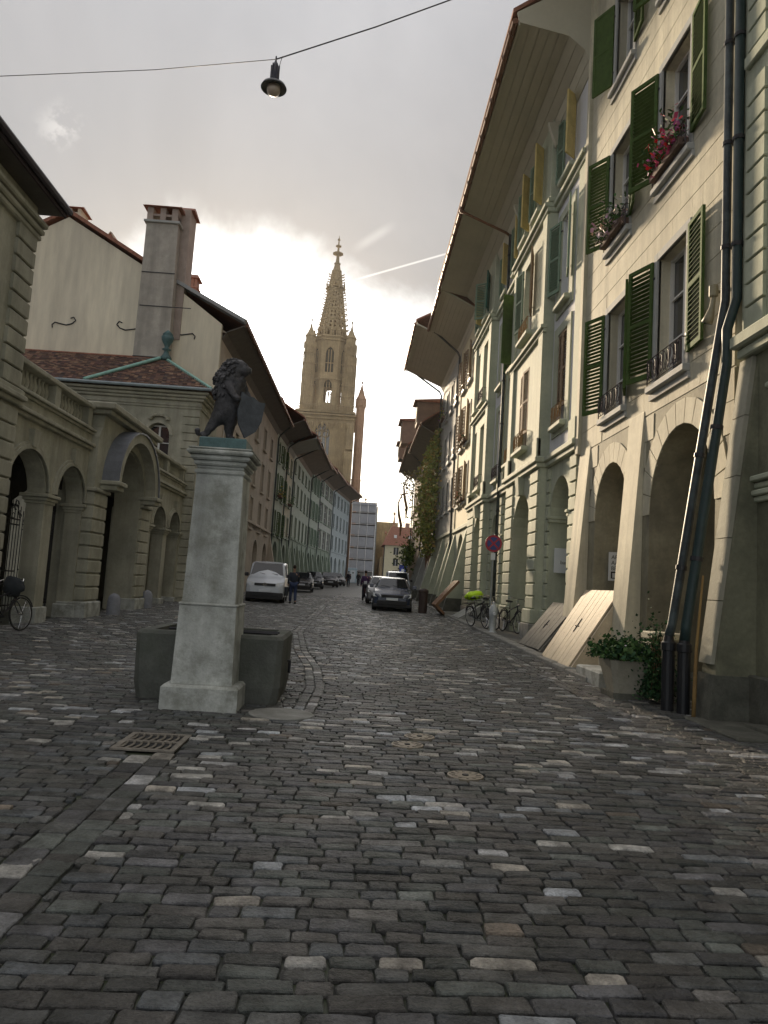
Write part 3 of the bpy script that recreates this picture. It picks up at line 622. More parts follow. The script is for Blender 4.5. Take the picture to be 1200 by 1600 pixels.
r4 = row_house('ochre_house', 'ochre house with tan and green shutters above slanted buttresses, right row', 5.2, 34.6, 40.4, 1, [1.7, 3.9], [(6.0, 7.9), (9.0, 11.0), (12.2, 14.0)], 15.3, yell, greystone, [(2.6, 2.2, 2.7, 1.25)], over=1.85, ez=16.1, shut=shtan, near=True, ww=1.0, rail=True, butt=[(.3, .35, 1.05), (4.6, .35, 1.05)])
r5 = row_house('grey_house', 'tall grey house with wide boarded eave hanging far over the street, right row', 5.2, 40.4, 49.4, 1, 4, [(6.2, 8.0), (9.2, 11.1), (12.3, 14.0)], 15.4, greyr, greystone, [(2.2, 2.0, 2.6, 1.1), (6.2, 2.0, 2.6, 1.1)], over=2.6, ez=16.4, near=True, rail=True, butt=[(.2, .4, 1.1), (4., .4, 1.1), (8.2, .4, 1.2)], sofm=soffit)
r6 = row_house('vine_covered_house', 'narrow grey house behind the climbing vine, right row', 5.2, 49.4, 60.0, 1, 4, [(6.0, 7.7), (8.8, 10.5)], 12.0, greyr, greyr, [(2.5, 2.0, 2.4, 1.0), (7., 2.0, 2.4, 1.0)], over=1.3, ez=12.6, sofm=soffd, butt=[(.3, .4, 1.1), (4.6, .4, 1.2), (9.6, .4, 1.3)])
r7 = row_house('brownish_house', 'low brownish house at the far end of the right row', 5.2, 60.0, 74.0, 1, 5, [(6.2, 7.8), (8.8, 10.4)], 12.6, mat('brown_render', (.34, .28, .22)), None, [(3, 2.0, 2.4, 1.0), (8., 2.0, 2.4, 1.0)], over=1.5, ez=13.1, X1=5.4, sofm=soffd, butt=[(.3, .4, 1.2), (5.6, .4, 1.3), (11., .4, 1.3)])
# dormers on the far right roofs
def dormer(x, y, z, w, h, label, m=None, side=1, d=2.2):
    t = thing('roof_dormer', label, 'dormer', (x, y, z)); m = m or mat('dormer_board', (.24, .17, .13))
    s = 1 if side > 0 else -1
    MB().box(min(0, s*d), max(0, s*d), -w/2, w/2, 0, h).build('dormer_wall', m, t)
    MB().hexa([(-.25*s, -w/2-.2, h+.01), (s*d, -w/2-.2, h+.01), (s*d, w/2+.2, h+.01), (-.25*s, w/2+.2, h+.01), (-.25*s, -w/2-.2, h+.12), (s*d, -w/2-.2, h+.35), (s*d, w/2+.2, h+.35), (-.25*s, w/2+.2, h+.12)]).build('roof', tileplain, t)
    MB().box(min(-.02*s, .02*s)-.01, max(-.02*s, .02*s)+.01, -w/2+.15, w/2-.15, .25, h-.1).build('pane', glass, t)
    return t
dormer(3.6, 51.5, 13.0, 1.6, 1.6, 'dark dormer above the narrow grey house, nearest of the far right dormers'); dormer(3.1, 62, 13.6, 2.2, 1.9, 'broad reddish dormer hanging over the street end, right row'); dormer(3.3, 68.5, 13.4, 2.0, 1.5, 'low reddish dormer, farthest one of the right row')
# chimneys helper
def chimney(x, y, z0, z1, wx, wy, label, m, capm=None, holes=True):
    t = thing('chimney', label, 'chimney', (x, y, z0)); h = z1-z0
    MB().box(-wx/2, wx/2, -wy/2, wy/2, 0, h-.55).build('stack', m, t)
    MB().cbox(-wx/2-.06, wx/2+.06, -wy/2-.06, wy/2+.06, h-.62, h-.55, .01).build('ledge', m, t)
    q = MB(); n = 3
    for i in range(n): 
        x_ = -wx/2+.08+(wx-.16)*i/(n-1)
        q.box(x_-.07, x_+.07, -wy/2, wy/2, h-.55, h-.12)
    q.box(-wx/2+.16, wx/2-.16, -wy*.12, wy*.12, h-.55, h-.12); q.box(-wx/2+.1, wx/2-.1, -wy/2+.02, wy/2-.02, h-.36, h-.30); q.build('vent_posts', m, t)
    MB().hexa([(-wx/2-.15, -wy/2-.15, h-.12), (wx/2+.15, -wy/2-.15, h-.12), (wx/2+.15, wy/2+.15, h-.12), (-wx/2-.15, wy/2+.15, h-.12), (-wx/2+.05, -.05, h+.2), (wx/2-.05, -.05, h+.2), (wx/2-.05, .05, h+.2), (-wx/2+.05, .05, h+.2)]).build('cap', tileplain, t)
    return t
# =========================================================== LEFT SIDE
XL = -7.3; YR = 30.5
def lroot(name, label, yfar, x=XL, cat='building'): return thing(name, label, cat, (x, yfar, 0), -PI/2)
U = lambda y, yr=YR: yr-y
ar = lroot('arcade_wall', 'pale green stone arcade with balustrade and tall central gate arch, left of the fountain', YR, cat='wall')
gs0, gs1 = 19.7, 25.0      # gate block
zb = -.1
side_a = [(U(17.25), U(15.25), 3.15, .95), (U(19.55), U(17.75), 3.15, .95)]
side_b = [(U(27.85), U(26.15), 3.15, .82), (U(30.1), U(28.4), 3.15, .82)]
TW = .42
arch_wall('wall', U(gs0), U(15.0), zb, 4.7, side_a, TW, arcst, ar)
arch_wall('wall', 0, U(gs1), zb, 4.7, side_b, TW, arcst, ar)
gy = .22
def gf(u, v, w): return (u, w+gy, v)
c_g = U(22.3)
o_ = [(U(gs1), zb)]+[(c_g-1.6, zb)]+[(c_g-1.6*math.cos(PI*i/16), 3.85+1.3*math.sin(PI*i/16)) for i in range(17)]+[(c_g+1.6, zb), (U(gs0), zb), (U(gs0), 5.1), (U(gs0)-.25, 5.4), (U(gs0)-.3, 5.75), (U(gs1)+.8, 5.75), (U(gs1)+.75, 5.4), (U(gs1)+.5, 5.1), (U(gs1), 5.1)]
MB().plate([o_], gf, TW+.42).build('gate_wall', arcst, ar)
MB().box(U(gs1)+.75, U(gs0)-.25, -2.2, -.42, 4.9, 5.75).build('gate_attic', arcst, ar)
MB().cbox(U(gs1)+.55, U(gs0)-.1, -2.4, gy+.22, 5.753, 5.87, .02).build('attic_cornice', arcst, ar); MB().cbox(U(gs1)+.42, U(gs0)+.03, -2.5, gy+.36, 5.873, 6.05, .03).build('attic_cornice', arcst, ar)
# curved hood over the gate
ro, ri_ = 2.05, 1.72
lp = [(c_g-ro*math.cos(PI*i/18), 3.95+1.72*math.sin(PI*i/18)) for i in range(19)]+[(c_g+ri_*math.cos(PI*i/18), 3.95+1.46*math.sin(PI*i/18)) for i in range(19)]
MB().plate([lp], lambda u, v, w: (u, w+gy+.42, v), .44).build('gate_hood', arcst, ar)
lp = [(c_g-(ro+.05)*math.cos(PI*i/18), 3.95+1.77*math.sin(PI*i/18)) for i in range(19)]+[(c_g+(ro+.004)*math.cos(PI*i/18), 3.95+1.724*math.sin(PI*i/18)) for i in range(19)]
MB().plate([lp], lambda u, v, w: (u, w+gy+.47, v), .47).build('lead_cover', slate, ar)
lp = [(c_g-1.86*math.cos(PI*i/18), 3.88+1.52*math.sin(PI*i/18)) for i in range(19)]+[(c_g+1.62*math.cos(PI*i/18), 3.86+1.32*math.sin(PI*i/18)) for i in range(19)]
MB().plate([lp], lambda u, v, w: (u, w+gy+.1, v), .12).build('arch_moulding', arcst, ar)
for s in (-1, 1):
    u = c_g+s*1.9; MB().cbox(u-.28, u+.28, gy-.05, gy+.46, 3.72, 3.86, .02).cbox(u-.34, u+.34, gy-.05, gy+.54, 3.862, 3.98, .02).build('hood_bracket', arcst, ar)
# rusticated piers beside the gate
for a, b in ((c_g-2.70, c_g-1.64), (c_g+1.64, c_g+2.70)):
    MB().box(a+.06, b-.07, -.7, gy-.004, zb, 3.6).build('pier_core', arcst, ar)
    blocks(ar, [(a, b, .72+i*.36, .72+(i+1)*.36) for i in range(8)], -.3, gy+.06, arcst, 'rusticated_block', gap=.04, b=.02)
    MB().cbox(a-.06, b+.065, -.41, gy+.12, -.2, .70, .03).build('base_stone', concrete, ar)
    MB().cbox(a-.03, b+.03, -.3, gy+.12, 3.62, 3.715, .02).build('pier_capital', arcst, ar)
# imposts, mouldings, keystones of the small arches
for a0, a1, zs, ri in side_a+side_b:
    c = (a0+a1)/2; r_ = (a1-a0)/2
    for e, d in ((.16, .05), (.09, .08)):
        lp = [(c-(r_+e)*math.cos(PI*i/16), zs+.12+(ri-.12+e)*math.sin(PI*i/16)) for i in range(17)]+[(c+(r_+.004)*math.cos(PI*i/16), zs+.12+(ri-.116)*math.sin(PI*i/16)) for i in range(17)]
        MB().plate([lp], lambda u, v, w, d=d: (u, w+d, v), d+.02).build('arch_moulding', arcst, ar)
    zt = zs+ri+.05; MB().hexa([(c-.11, -.02, zt), (c+.11, -.02, zt), (c+.11, .1, zt), (c-.11, .1, zt), (c-.17, -.02, zt+.38), (c+.17, -.02, zt+.38), (c+.17, .13, zt+.38), (c-.17, .13, zt+.38)]).build('keystone', arcst, ar)
for u0, u1 in ((U(17.75), U(17.25)), (U(19.7), U(19.55)), (0, .4), (U(28.4), U(27.85)), (U(26.15), U(25.0))):
    for z, e in ((3.0, .03), (3.07, .07), (3.15, .12)): MB().cbox(u0-e+.0, u1+e, -TW-e, e, z, z+.078, .012).build('impost_moulding', arcst, ar)
    MB().cbox(u0-.05, u1+.05, -TW-.06, .08, -.2, .62, .02).build('base_stone', concrete, ar)
# entablature and balustrade
balp = MB().lathe([(.05, 0), (.05, .03), (.035, .05), (.07, .16), (.075, .22), (.04, .34), (.032, .40), (.05, .43), (.05, .46)], n=10)
bal0 = None
for a, b in ((U(gs0)+.02, U(15.1)), (0.02, U(gs1)-.02)):
    for z, e in ((4.703, .10), (4.79, .17)): MB().cbox(a, b, -TW-.1, e, z, z+.085, .015).build('cornice', arcst, ar)
    MB().box(a, b, -TW, .03, 4.877, 5.12).build('frieze', arcst, ar)
    for z, e in ((5.122, .09), (5.19, .15)): MB().cbox(a, b, -TW-.1, e, z, z+.066, .012).build('cornice', arcst, ar)
    MB().cbox(a, b, -.42, .02, 5.258, 5.34, .012).build('balustrade_base', arcst, ar)
    MB().cbox(a, b, -.44, .05, 5.81, 5.93, .02).build('balustrade_rail', arcst, ar)
    for p in (a, (a+b)/2-.15, b-.3): MB().box(p, p+.3, -.40, .0, 5.342, 5.808).build('pedestal', arcst, ar)
    for (s, e) in ((a+.3, (a+b)/2-.15), ((a+b)/2+.15, b-.3)):
        n = int((e-s)/.2)
        for i in range(n):
            if bal0 is None: o = bal0 = balp.build('baluster', arcst, ar, smooth=True)
            else: o = bal0.copy(); C.objects.link(o); o.parent = ar
            o.location = (s+(e-s)*(i+.5)/n, -.2, 5.345)
# gallery behind: ceiling, back wall with openings
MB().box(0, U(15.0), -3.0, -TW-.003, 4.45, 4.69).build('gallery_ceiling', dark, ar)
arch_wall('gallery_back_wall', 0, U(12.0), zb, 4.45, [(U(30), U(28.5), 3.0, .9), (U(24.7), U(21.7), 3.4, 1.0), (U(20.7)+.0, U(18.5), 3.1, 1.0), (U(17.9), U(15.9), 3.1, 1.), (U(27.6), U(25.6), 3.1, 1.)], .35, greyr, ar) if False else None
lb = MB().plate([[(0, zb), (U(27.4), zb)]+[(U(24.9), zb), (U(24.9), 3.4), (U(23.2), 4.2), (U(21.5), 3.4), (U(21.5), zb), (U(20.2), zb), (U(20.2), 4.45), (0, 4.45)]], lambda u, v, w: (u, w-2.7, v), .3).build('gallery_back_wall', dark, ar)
def iron_gate(x, y0, y1, z0, z1, label, dens=.14, arch=.5):
    t = thing('iron_gate', label, 'gate', (x, (y0+y1)/2, z0)); L = y1-y0; n = int(L/dens); q = MB()
    for z in (.15, 1.1, z1-z0-.55, z1-z0-.4): q.box(-.015, .015, -L/2, L/2, z, z+.035)
    q.build('gate_frame', iron, t)
    for i in range(n+1):
        y = -L/2+L*i/n; h = z1-z0+arch*(1-(2*i/n-1)**2)
        MB().tube([(0, y, 0), (0, y, h)], .012, 5).build('bar', iron, t)
    q = MB(); rg = random.Random(4)
    for k in range(46):
        y = rg.uniform(-L/2, L/2); z = z1-z0-.35+rg.uniform(0, .35+arch*(1-(2*y/L)**2)); r_ = rg.uniform(.06, .13)
        q.tube([(0, y+r_*math.cos(a)*(1-a*.08), z+r_*math.sin(a)*(1-a*.08)) for a in [j*.8 for j in range(8)]], .012, 4)
    q.build('scrollwork', iron, t); return t
iron_gate(-9.6, 17.6, 21.2, .25, 3.2, 'tall wrought iron gate with scrolled crest behind the first arcade arch', .17)
iron_gate(-9.7, 21.6, 24.8, .3, 3.1, 'dark wrought iron gate inside the tall central arch of the arcade', .2)
iron_gate(-9.9, 24.9, 28.6, .3, 3.1, 'iron gate seen through the second arcade arch', .2)
# courtyard house behind the arcade
ch = thing('courtyard_house', 'grey courtyard house seen dimly through the arcade arches', 'building', (-26, 22, 0), 0)
MB().box(-6, 0, -9, 16, -.5, 7.5).build('wall', greyr, ch)
for i in range(6):
    for z in (1.4, 4.6): MB().box(-.02, .03, -7+i*3.6, -5.9+i*3.6, z, z+1.8).build('window', framew, ch)
MB().hexa([(-6.6, -9.6, 7.5), (.6, -9.6, 7.5), (.6, 16.6, 7.5), (-6.6, 16.6, 7.5), (-3.2, -9.6, 10.4), (-2.8, -9.6, 10.4), (-2.8, 16.6, 10.4), (-3.2, 16.6, 10.4)]).build('roof', tileplain, ch)
# ---- L0 near wing
l0 = lroot('near_wing', 'grey green wing with quoined corner and dark eave at the left edge', 14.98, x=-7.12)
MB().plate([rect(0, 12, -.3, 9.0), arch_loop(1.55, 2.9, 5.55, 7.1, .6)], facefn, .4).build('wall', arcst, l0)
q = MB(); q.box(0.01, 12, -9, -.42, -.3, 9.0); q.build('inner_wall', dark, l0)
MB().box(0.0, .3, -9, -.401, -.3, 9.0).build('end_wall', arcst, l0)
wl = window(l0, 1.55, 2.9, 5.55, 7.65, y=-.25, rows=3, sill=False); MB().cbox(1.35, 3.1, -.05, .2, 5.38, 5.54, .02).build('sill', arcst, wl)
lp = [(2.225-.86*math.cos(PI*i/14), 7.1+.78*math.sin(PI*i/14)) for i in range(15)]+[(2.225+.68*math.cos(PI*i/14), 7.1+.605*math.sin(PI*i/14)) for i in range(15)]
MB().plate([lp], lambda u, v, w: (u, w+.08, v), .1).build('arch_moulding', arcst, l0)
blocks(l0, [(0.0, .82, .75+i*.36, .75+(i+1)*.36) for i in range(11)], -.05, .07, arcst, 'quoin', gap=.035, b=.02)
blocks(l0, [(0.0, .82, 5.12+i*.36, 5.12+(i+1)*.36) for i in range(9)], -.05, .07, arcst, 'quoin', gap=.035, b=.02)
MB().cbox(-.04, .9, -.1, .13, -.2, .73, .03).build('base_stone', concrete, l0)
for z, e in ((4.76, .12), (4.87, .2), (4.99, .12)): MB().cbox(-.06, 12, -.1, e, z, z+.11, .02).build('string_course', arcst, l0)
for z, e in ((8.30, .10), (8.42, .16), (8.56, .22)): MB().cbox(-.08, 12, -.1, e, z, z+.13, .03).build('cornice', arcst, l0)
q = MB(); q.box(-.35, 12, -9.2, .40, 9.02, 9.10); q.build('soffit', soffd, l0)
q = MB(); q.box(-.37, 12, .402, .44, 9.0, 9.2); q.build('fascia', mat('dark_fascia', (.06, .045, .05)), l0)
q = MB(); q.tube([(-.38, .50, 9.13), (12, .50, 9.13)], .075, 8); q.build('gutter', mat('dark_gutter', (.05, .04, .05), rough=.5), l0)
MB().hexa([(-.35, .42, 9.12), (12, .42, 9.12), (12, -9.2, 9.12), (-.35, -9.2, 9.12), (2.4, -3.2, 12.4), (12, -3.2, 12.4), (12, -5.2, 12.4), (2.4, -5.2, 12.4)]).build('roof', tileplain, l0)
for k in range(12):
    u = -.1+k*.8; MB().tube([(u, .15, 9.30), (u, .13, 9.62)], .014, 5).build('snow_guard_post', iron, l0)
for z in (9.46, 9.61): MB().tube([(-.1, .13, z), (9, .13, z)], .012, 5).build('snow_guard_rail', iron, l0)
# ---- pavilion
XP = -6.9
pv = thing('pavilion', 'pale green corner pavilion with tiled hipped roof and verdigris ridges, beside the gate arcade', 'building', (XP, YR, 0), PI)
MB().plate([rect(0, 11, -.3, 9.0), arch_loop(1.2, 2.15, 4.75, 7.25, .5)], facefn, .4).build('wall', arcst, pv)
MB().box(0.005, 11, -3.6, -.403, -.3, 8.998).build('side_wall', arcst, pv)
w = window(pv, 1.2, 2.15, 4.75, 7.7, y=-.25, rows=4, sill=False, blind=0)
MB().box(1.26, 2.09, -.2, -.17, 5.2, 6.1).build('blind', mat('blue_cloth', (.25, .35, .55)), w)
lp = [(1.675-.62*math.cos(PI*i/14), 7.25+.64*math.sin(PI*i/14)) for i in range(15)]+[(1.675+.48*math.cos(PI*i/14), 7.25+.505*math.sin(PI*i/14)) for i in range(15)]
MB().plate([lp], lambda u, v, w: (u, w+.07, v), .09).build('arch_moulding', arcst, pv)
q = MB()
for k in range(9): a = PI*k/8; q.lathe([(.0, 0), (.09, .03), (.10, .09), (.03, .14)], (1.675+.36*math.cos(a), .09, 7.85+.16*math.sin(a)), 7)
q.build('carved_ornament', arcst, pv)
blocks(pv, [(0.0, .62 if i % 2 else .72, .6+i*.34, .6+(i+1)*.34) for i in range(23)], -.05, .06, arcst, 'quoin', gap=.035, b=.02)
q = MB(); q.box(.95, 2.4, -.02, .05, 4.3, 4.72); q.build('window_apron', arcst, pv)
for z, e in ((8.42, .05), (8.52, .08)): MB().cbox(-.05, 11, -3.5, e, z, z+.1, .02).build('string_course', arcst, pv)
for z, e in ((8.75, .12), (8.87, .22), (9.0, .34)): MB().cbox(-e, 11, -3.5, e, z, z+.122, .03).build('cornice', arcst, pv)
q = MB(); q.tube([(-.5, .5, 9.19), (11, .5, 9.19)], .07, 8); q.tube([(-.5, .5, 9.19), (-.5, -3.5, 9.19)], .07, 8); q.build('gutter', mat('grey_gutter', (.25, .3, .32), rough=.4), pv)
EH = (-.45, .45, 9.2); AP = (2.4, -2.7, 11.25)     # local: corner of the eaves, foot of the urn
MB().add([EH, (11.4, .45, 9.2), (11.4, -2.7, 11.2), AP, (-.45, -3.5, 9.2), (11.4, -3.5, 10.6), (2.4, -3.5, 10.7)], [(0, 1, 2, 3), (0, 3, 4), (3, 2, 5, 6), (3, 6, 4), (0, 4, 6, 5, 1)]).build('roof_base', tileplain, pv)
q = MB(); cl = []; rg = random.Random(5); nr = 26
for i in range(nr):
    t0, t1 = i/nr, (i+1.35)/nr; yy0, zz0 = .45-3.15*t0, 9.2+2.03*t0; yy1, zz1 = .45-3.15*min(1, t1), 9.2+2.03*min(1, t1)
    x = -.45+2.85*t0+(.09 if i % 2 else 0)
    while x < 11.3:
        d = .045+rg.uniform(0, .02); w_ = .165
        q.hexa([(x, yy0, zz0+.01), (x+w_, yy0, zz0+.01), (x+w_, yy1, zz1+.005), (x, yy1, zz1+.005), (x, yy0+.01, zz0+d), (x+w_, yy0+.01, zz0+d), (x+w_, yy1, zz1+.02), (x, yy1, zz1+.02)])
        k = rg.uniform(.35, 1.1); c_ = rg.choice([(.17, .095, .07), (.14, .08, .07), (.23, .13, .09), (.10, .07, .065), (.28, .18, .12)]); cl += [tuple(v*k for v in c_)]*6; x += .175
o = q.build('roof_tiles', tile, pv, col=cl); o['kind'] = 'stuff'
q = MB(); cl = []
for i in range(nr):
    t0, t1 = i/nr, min(1, (i+1.35)/nr); x0, zz0 = -.45+2.85*t0, 9.2+2.05*t0; x1, zz1 = -.45+2.85*t1, 9.2+2.05*t1; y = .45-3.15*t0
    while y > -3.4-.0*t0:
        q.hexa([(x0, y, zz0+.01), (x1, y, zz1+.005), (x1, y-.165, zz1+.005), (x0, y-.165, zz0+.01), (x0, y, zz0+.05), (x1, y, zz1+.02), (x1, y-.165, zz1+.02), (x0, y-.165, zz0+.05)])
        k = rg.uniform(.4, 1.05); cl += [(.2*k, .09*k, .065*k)]*6; y -= .175
o = q.build('roof_tiles', tile, pv, col=cl); o['kind'] = 'stuff'
for pts in ([EH, AP], [(4.75, .47, 9.24), (2.6, -2.45, 11.2)], [(2.4, -2.7, 11.28), (2.42, -3.5, 11.0)]):
    MB().tube([(a, b, c+.04) for a, b, c in pts], .075, 8).build('copper_ridge', copper, pv)
MB().tube([(2.4, -2.7, 11.28), (11.4, -2.7, 11.23)], .06, 8).build('ridge_tiles', tileplain, pv)
ur = MB().lathe([(.24, 0), (.26, .12), (.14, .3), (.10, .45), (.22, .52), (.10, .60), (.12, .7), (.26, .95), (.28, 1.12), (.20, 1.16), (.24, 1.22), (.12, 1.36), (.05, 1.42), (.03, 1.52)], (XP-2.4, YR+2.7, 11.2), 14).build('roof_urn', copperd, None, smooth=True); tag(ur, 'dark verdigris copper urn on the peak of the pavilion roof', 'urn')
# ---- gable house
YG = 34.0
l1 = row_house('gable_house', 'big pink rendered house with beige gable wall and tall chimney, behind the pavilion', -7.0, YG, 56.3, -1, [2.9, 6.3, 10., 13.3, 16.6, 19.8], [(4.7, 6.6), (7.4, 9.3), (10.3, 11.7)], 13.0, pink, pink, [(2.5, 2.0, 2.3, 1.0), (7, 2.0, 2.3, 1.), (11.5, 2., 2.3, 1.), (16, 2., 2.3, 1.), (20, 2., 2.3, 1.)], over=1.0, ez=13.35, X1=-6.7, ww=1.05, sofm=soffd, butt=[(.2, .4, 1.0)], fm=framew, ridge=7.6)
# its gable wall faces the camera; local frame of l1: x runs towards the camera
gl = math.hypot(22.3, .3)
GP = [(0, -.5), (0, 13.3), (-2.3, 14.95), (-7.6, 18.0), (-15.2, 13.6), (-15.2, -.5)]
MB().plate([GP], lambda u, v, w: (gl+.25+w, u, v), .28).build('gable_wall', beige, l1)
for i, (a, b) in enumerate((((1.05, 13.42), (-2.3, 15.12)), ((-2.3, 15.12), (-7.6, 18.17)), ((-7.6, 18.17), (-15.8, 13.55)))):
    q = MB(); d = Vector((0, b[0]-a[0], b[1]-a[1])).normalized(); nn = Vector((0, -d.z, d.y)); nn = nn if nn.z > 0 else -nn
    p = [Vector((gl-.1, a[0], a[1])), Vector((gl+.42, a[0], a[1])), Vector((gl+.42, b[0], b[1])), Vector((gl-.1, b[0], b[1]))]
    q.hexa(p+[v+nn*.16 for v in p]); q.build('verge', mat('grey_verge', (.30, .31, .31)) if i == 0 else tileplain, l1)
q = MB(); p = [(-22.4, 1.05, 13.44), (0, 1.05, 13.44), (0, -2.3, 15.14), (-22.4, -2.3, 15.14), (-22.4, -7.6, 18.2), (0, -7.6, 18.2), (0, -15.8, 13.6), (-22.4, -15.8, 13.6)]
q.add([(x+gl+.1, y, z) for x, y, z in p], [(0, 1, 2, 3), (3, 2, 5, 4), (4, 5, 6, 7)]); q.build('roof', tileplain, l1)
def s_anchor(yl, z, flip=1, r=.28):
    q = MB(); pts = []
    for k in range(9): a = PI*(1.15-k*.16); pts.append((gl+.27, yl-.34*flip+r*.5*math.cos(a)*flip, z+.02+r*.55*math.sin(a)))
    pts += [(gl+.27, yl, z-.02)]
    for k in range(9): a = PI*(1.0+.1+k*.16); pts.append((gl+.27, yl+.34*flip+r*.5*math.cos(a)*flip, z-.02+r*.55*math.sin(a)))
    pts = [(gl+.27, yl-.52*flip, z-.16), (gl+.27, yl-.55*flip, z-.02), (gl+.27, yl-.42*flip, z+.10), (gl+.27, yl-.18*flip, z+.05), (gl+.27, yl+.1*flip, z+.0), (gl+.27, yl+.36*flip, z+.08), (gl+.27, yl+.52*flip, z+.24), (gl+.27, yl+.42*flip, z+.40), (gl+.27, yl+.28*flip, z+.34)]
    q.tube(pts, .03, 6); q.build('wall_anchor', iron, l1)
s_anchor(-7.3, 12.75, 1); s_anchor(-4.35, 12.7, -1); s_anchor(-1.75, 12.65, -1)
# big chimney against the gable
t = thing('chimney', 'tall grey double chimney with tiled cap against the beige gable', 'chimney', (-9.95, YG-.55, 9.4))
MB().hexa([(-.85, -.3, 0), (.78, -.3, 0), (.78, .25, 0), (-.85, .25, 0), (-.80, -.3, 8.3), (.66, -.3, 8.3), (.66, .25, 8.3), (-.80, .25, 8.3)]).build('stack', mat('chimney_render', (.40, .37, .32), streak=.6, stain=.3, stainc=(.2, .2, .18)), t)
MB().box(.2, 1.05, .26, 1.4, 3.0, 9.35).build('rear_stack', mat('chimney_render2', (.34, .28, .24)), t)
MB().cbox(-.9, .76, -.42, .9, 8.3, 8.42, .02).build('ledge', greyr, t)
q = MB()
for a, b in ((-.8, -.52), (-.2, .06), (.34, .62)): q.box(a, b, -.32, .8, 8.42, 9.05)
q.box(-.8, .62, -.28, .7, 8.66, 8.76); q.build('vent_posts', mat('chimney_render2', (.3, .25, .22)), t)
MB().hexa([(-.98, -.5, 9.05), (.8, -.5, 9.05), (.8, .6, 9.05), (-.98, .6, 9.05), (-.9, -.2, 9.22), (.74, -.2, 9.22), (.74, .4, 9.30), (-.9, .4, 9.30)]).build('cap', tileplain, t)
MB().hexa([(0, .3, 9.36), (1.2, .3, 9.36), (1.2, 1.6, 9.36), (0, 1.6, 9.36), (.1, .8, 9.7), (1.1, .8, 9.7), (1.1, 1.1, 9.7), (.1, 1.1, 9.7)]).build('rear_cap', tileplain, t)
for z, a, b in ((1.9, -.85, .8), (4.3, -.75, 1.6), (5.9, -.80, .72)): MB().box(a, b, -.33, -.305, z, z+.035).build('iron_band', iron, t)
chimney(-15.3, YG+2.0, 16.4, 19.4, 1.05, 1.0, 'pale chimney with open tiled hood at the top of the beige gable', beige)
chimney(-9.55, YG+4.0, 14., 17.15, .5, .6, 'slim pinkish chimney just right of the tall double chimney', mat('pink_stack', (.40, .25, .21)))
t = thing('roof_vent', 'small pointed tiled roof vent on the gable slope', 'roof vent', (-12.9, YG+.8, 16.2))
MB().box(-.3, .3, 0, .9, 0, .9).build('vent_box', woodb, t); MB().hexa([(-.5, -.15, .85), (.5, -.15, .85), (.5, 1., .85), (-.5, 1., .85), (-.05, -.15, 1.6), (.05, -.15, 1.6), (.05, 1, 1.6), (-.05, 1, 1.6)]).build('roof', tileplain, t); MB().tube([(-.48, -.17, .86), (0, -.17, 1.6), (.48, -.17, .86)], .04, 5).build('verge', beige, t)
dormer(-8.3, YG+3.2, 13.9, 2.0, 1.25, 'wide reddish dormer on the street slope of the gable house', mat('dormer_red', (.30, .13, .09)), side=-1)
# ---- the rest of the left row, curving towards the street
rg3 = [(4.9, 6.7), (7.7, 9.4), (10.4, 11.8)]
row_house('narrow_green_house', 'narrow green house with green shutters and flower balcony, next to the pink house', -6.7, 56.3, 62.0, -1, [1.4, 4.2], [(5.0, 6.9), (7.9, 9.8), (10.8, 12.2)], 13.2, green2, green1, [(2.8, 2.6, 2.5, 1.2)], over=1.9, ez=13.9, X1=-6.5, shut=shgreen, ww=.95, rail=True, sofm=soffd, butt=[(.1, .5, .75)])
row_house('narrow_cream_house', 'very narrow cream house with potted plants, left row', -6.5, 62.0, 67.0, -1, [1.3, 3.6], [(5.2, 7.0), (8.0, 9.8), (10.8, 12.2)], 13.0, cream, green1, [(2.5, 2.2, 2.5, 1.1)], over=2.4, ez=13.7, X1=-6.35, rail=True, ww=.9, sofm=greyr, butt=[(.1, .5, .75)])
row_house('long_green_house', 'pale green house with five window columns, left row', -6.35, 67.0, 83.0, -1, 5, [(5.6, 7.6), (8.8, 10.7), (11.6, 12.7)], 13.6, green2, green1, [(2.5, 2.2, 2.4, 1.1), (6.5, 2.2, 2.4, 1.1), (10.5, 2.2, 2.4, 1.1), (14, 2.0, 2.4, 1.)], over=2.2, ez=14.3, X1=-5.75, fm=shpale, ww=1.15, sofm=mat('brown_soffit', (.24, .19, .15)), butt=[(.1, .6, .75), (4.2, .6, .75), (8.3, .6, .75), (12.2, .6, .75), (15.3, .6, .75)])
row_house('shuttered_green_house', 'pale green house with three close columns of shuttered windows, left row', -5.75, 83.0, 91.0, -1, 3, [(5.8, 7.7), (8.9, 10.8), (12.0, 13.8)], 14.3, green2, green1, [(2.2, 2.2, 2.4, 1.1), (6, 2.2, 2.4, 1.1)], over=1.9, ez=15., X1=-5.1, shut=shpale, ww=1.05, sofm=mat('brown_soffit', (.24, .19, .15)), butt=[(.1, .6, .75), (4, .6, .75)])
row_house('white_framed_house', 'pale house with three columns of wide white framed windows, left row', -5.1, 91.0, 104.0, -1, 3, [(5.8, 8.2), (9.2, 11.6), (12.6, 14.3)], 14.8, mat('pale_grey_render', (.48, .50, .46)), green1, [(2.5, 2.2, 2.4, 1.1), (6.5, 2.2, 2.4, 1.1), (10.5, 2.2, 2.4, 1.1)], over=1.9, ez=15.4, X1=-3.9, ww=2.9, sofm=mat('brown_soffit', (.24, .19, .15)), butt=[(.1, .6, .75), (4.2, .6, .75), (8.4, .6, .75)])
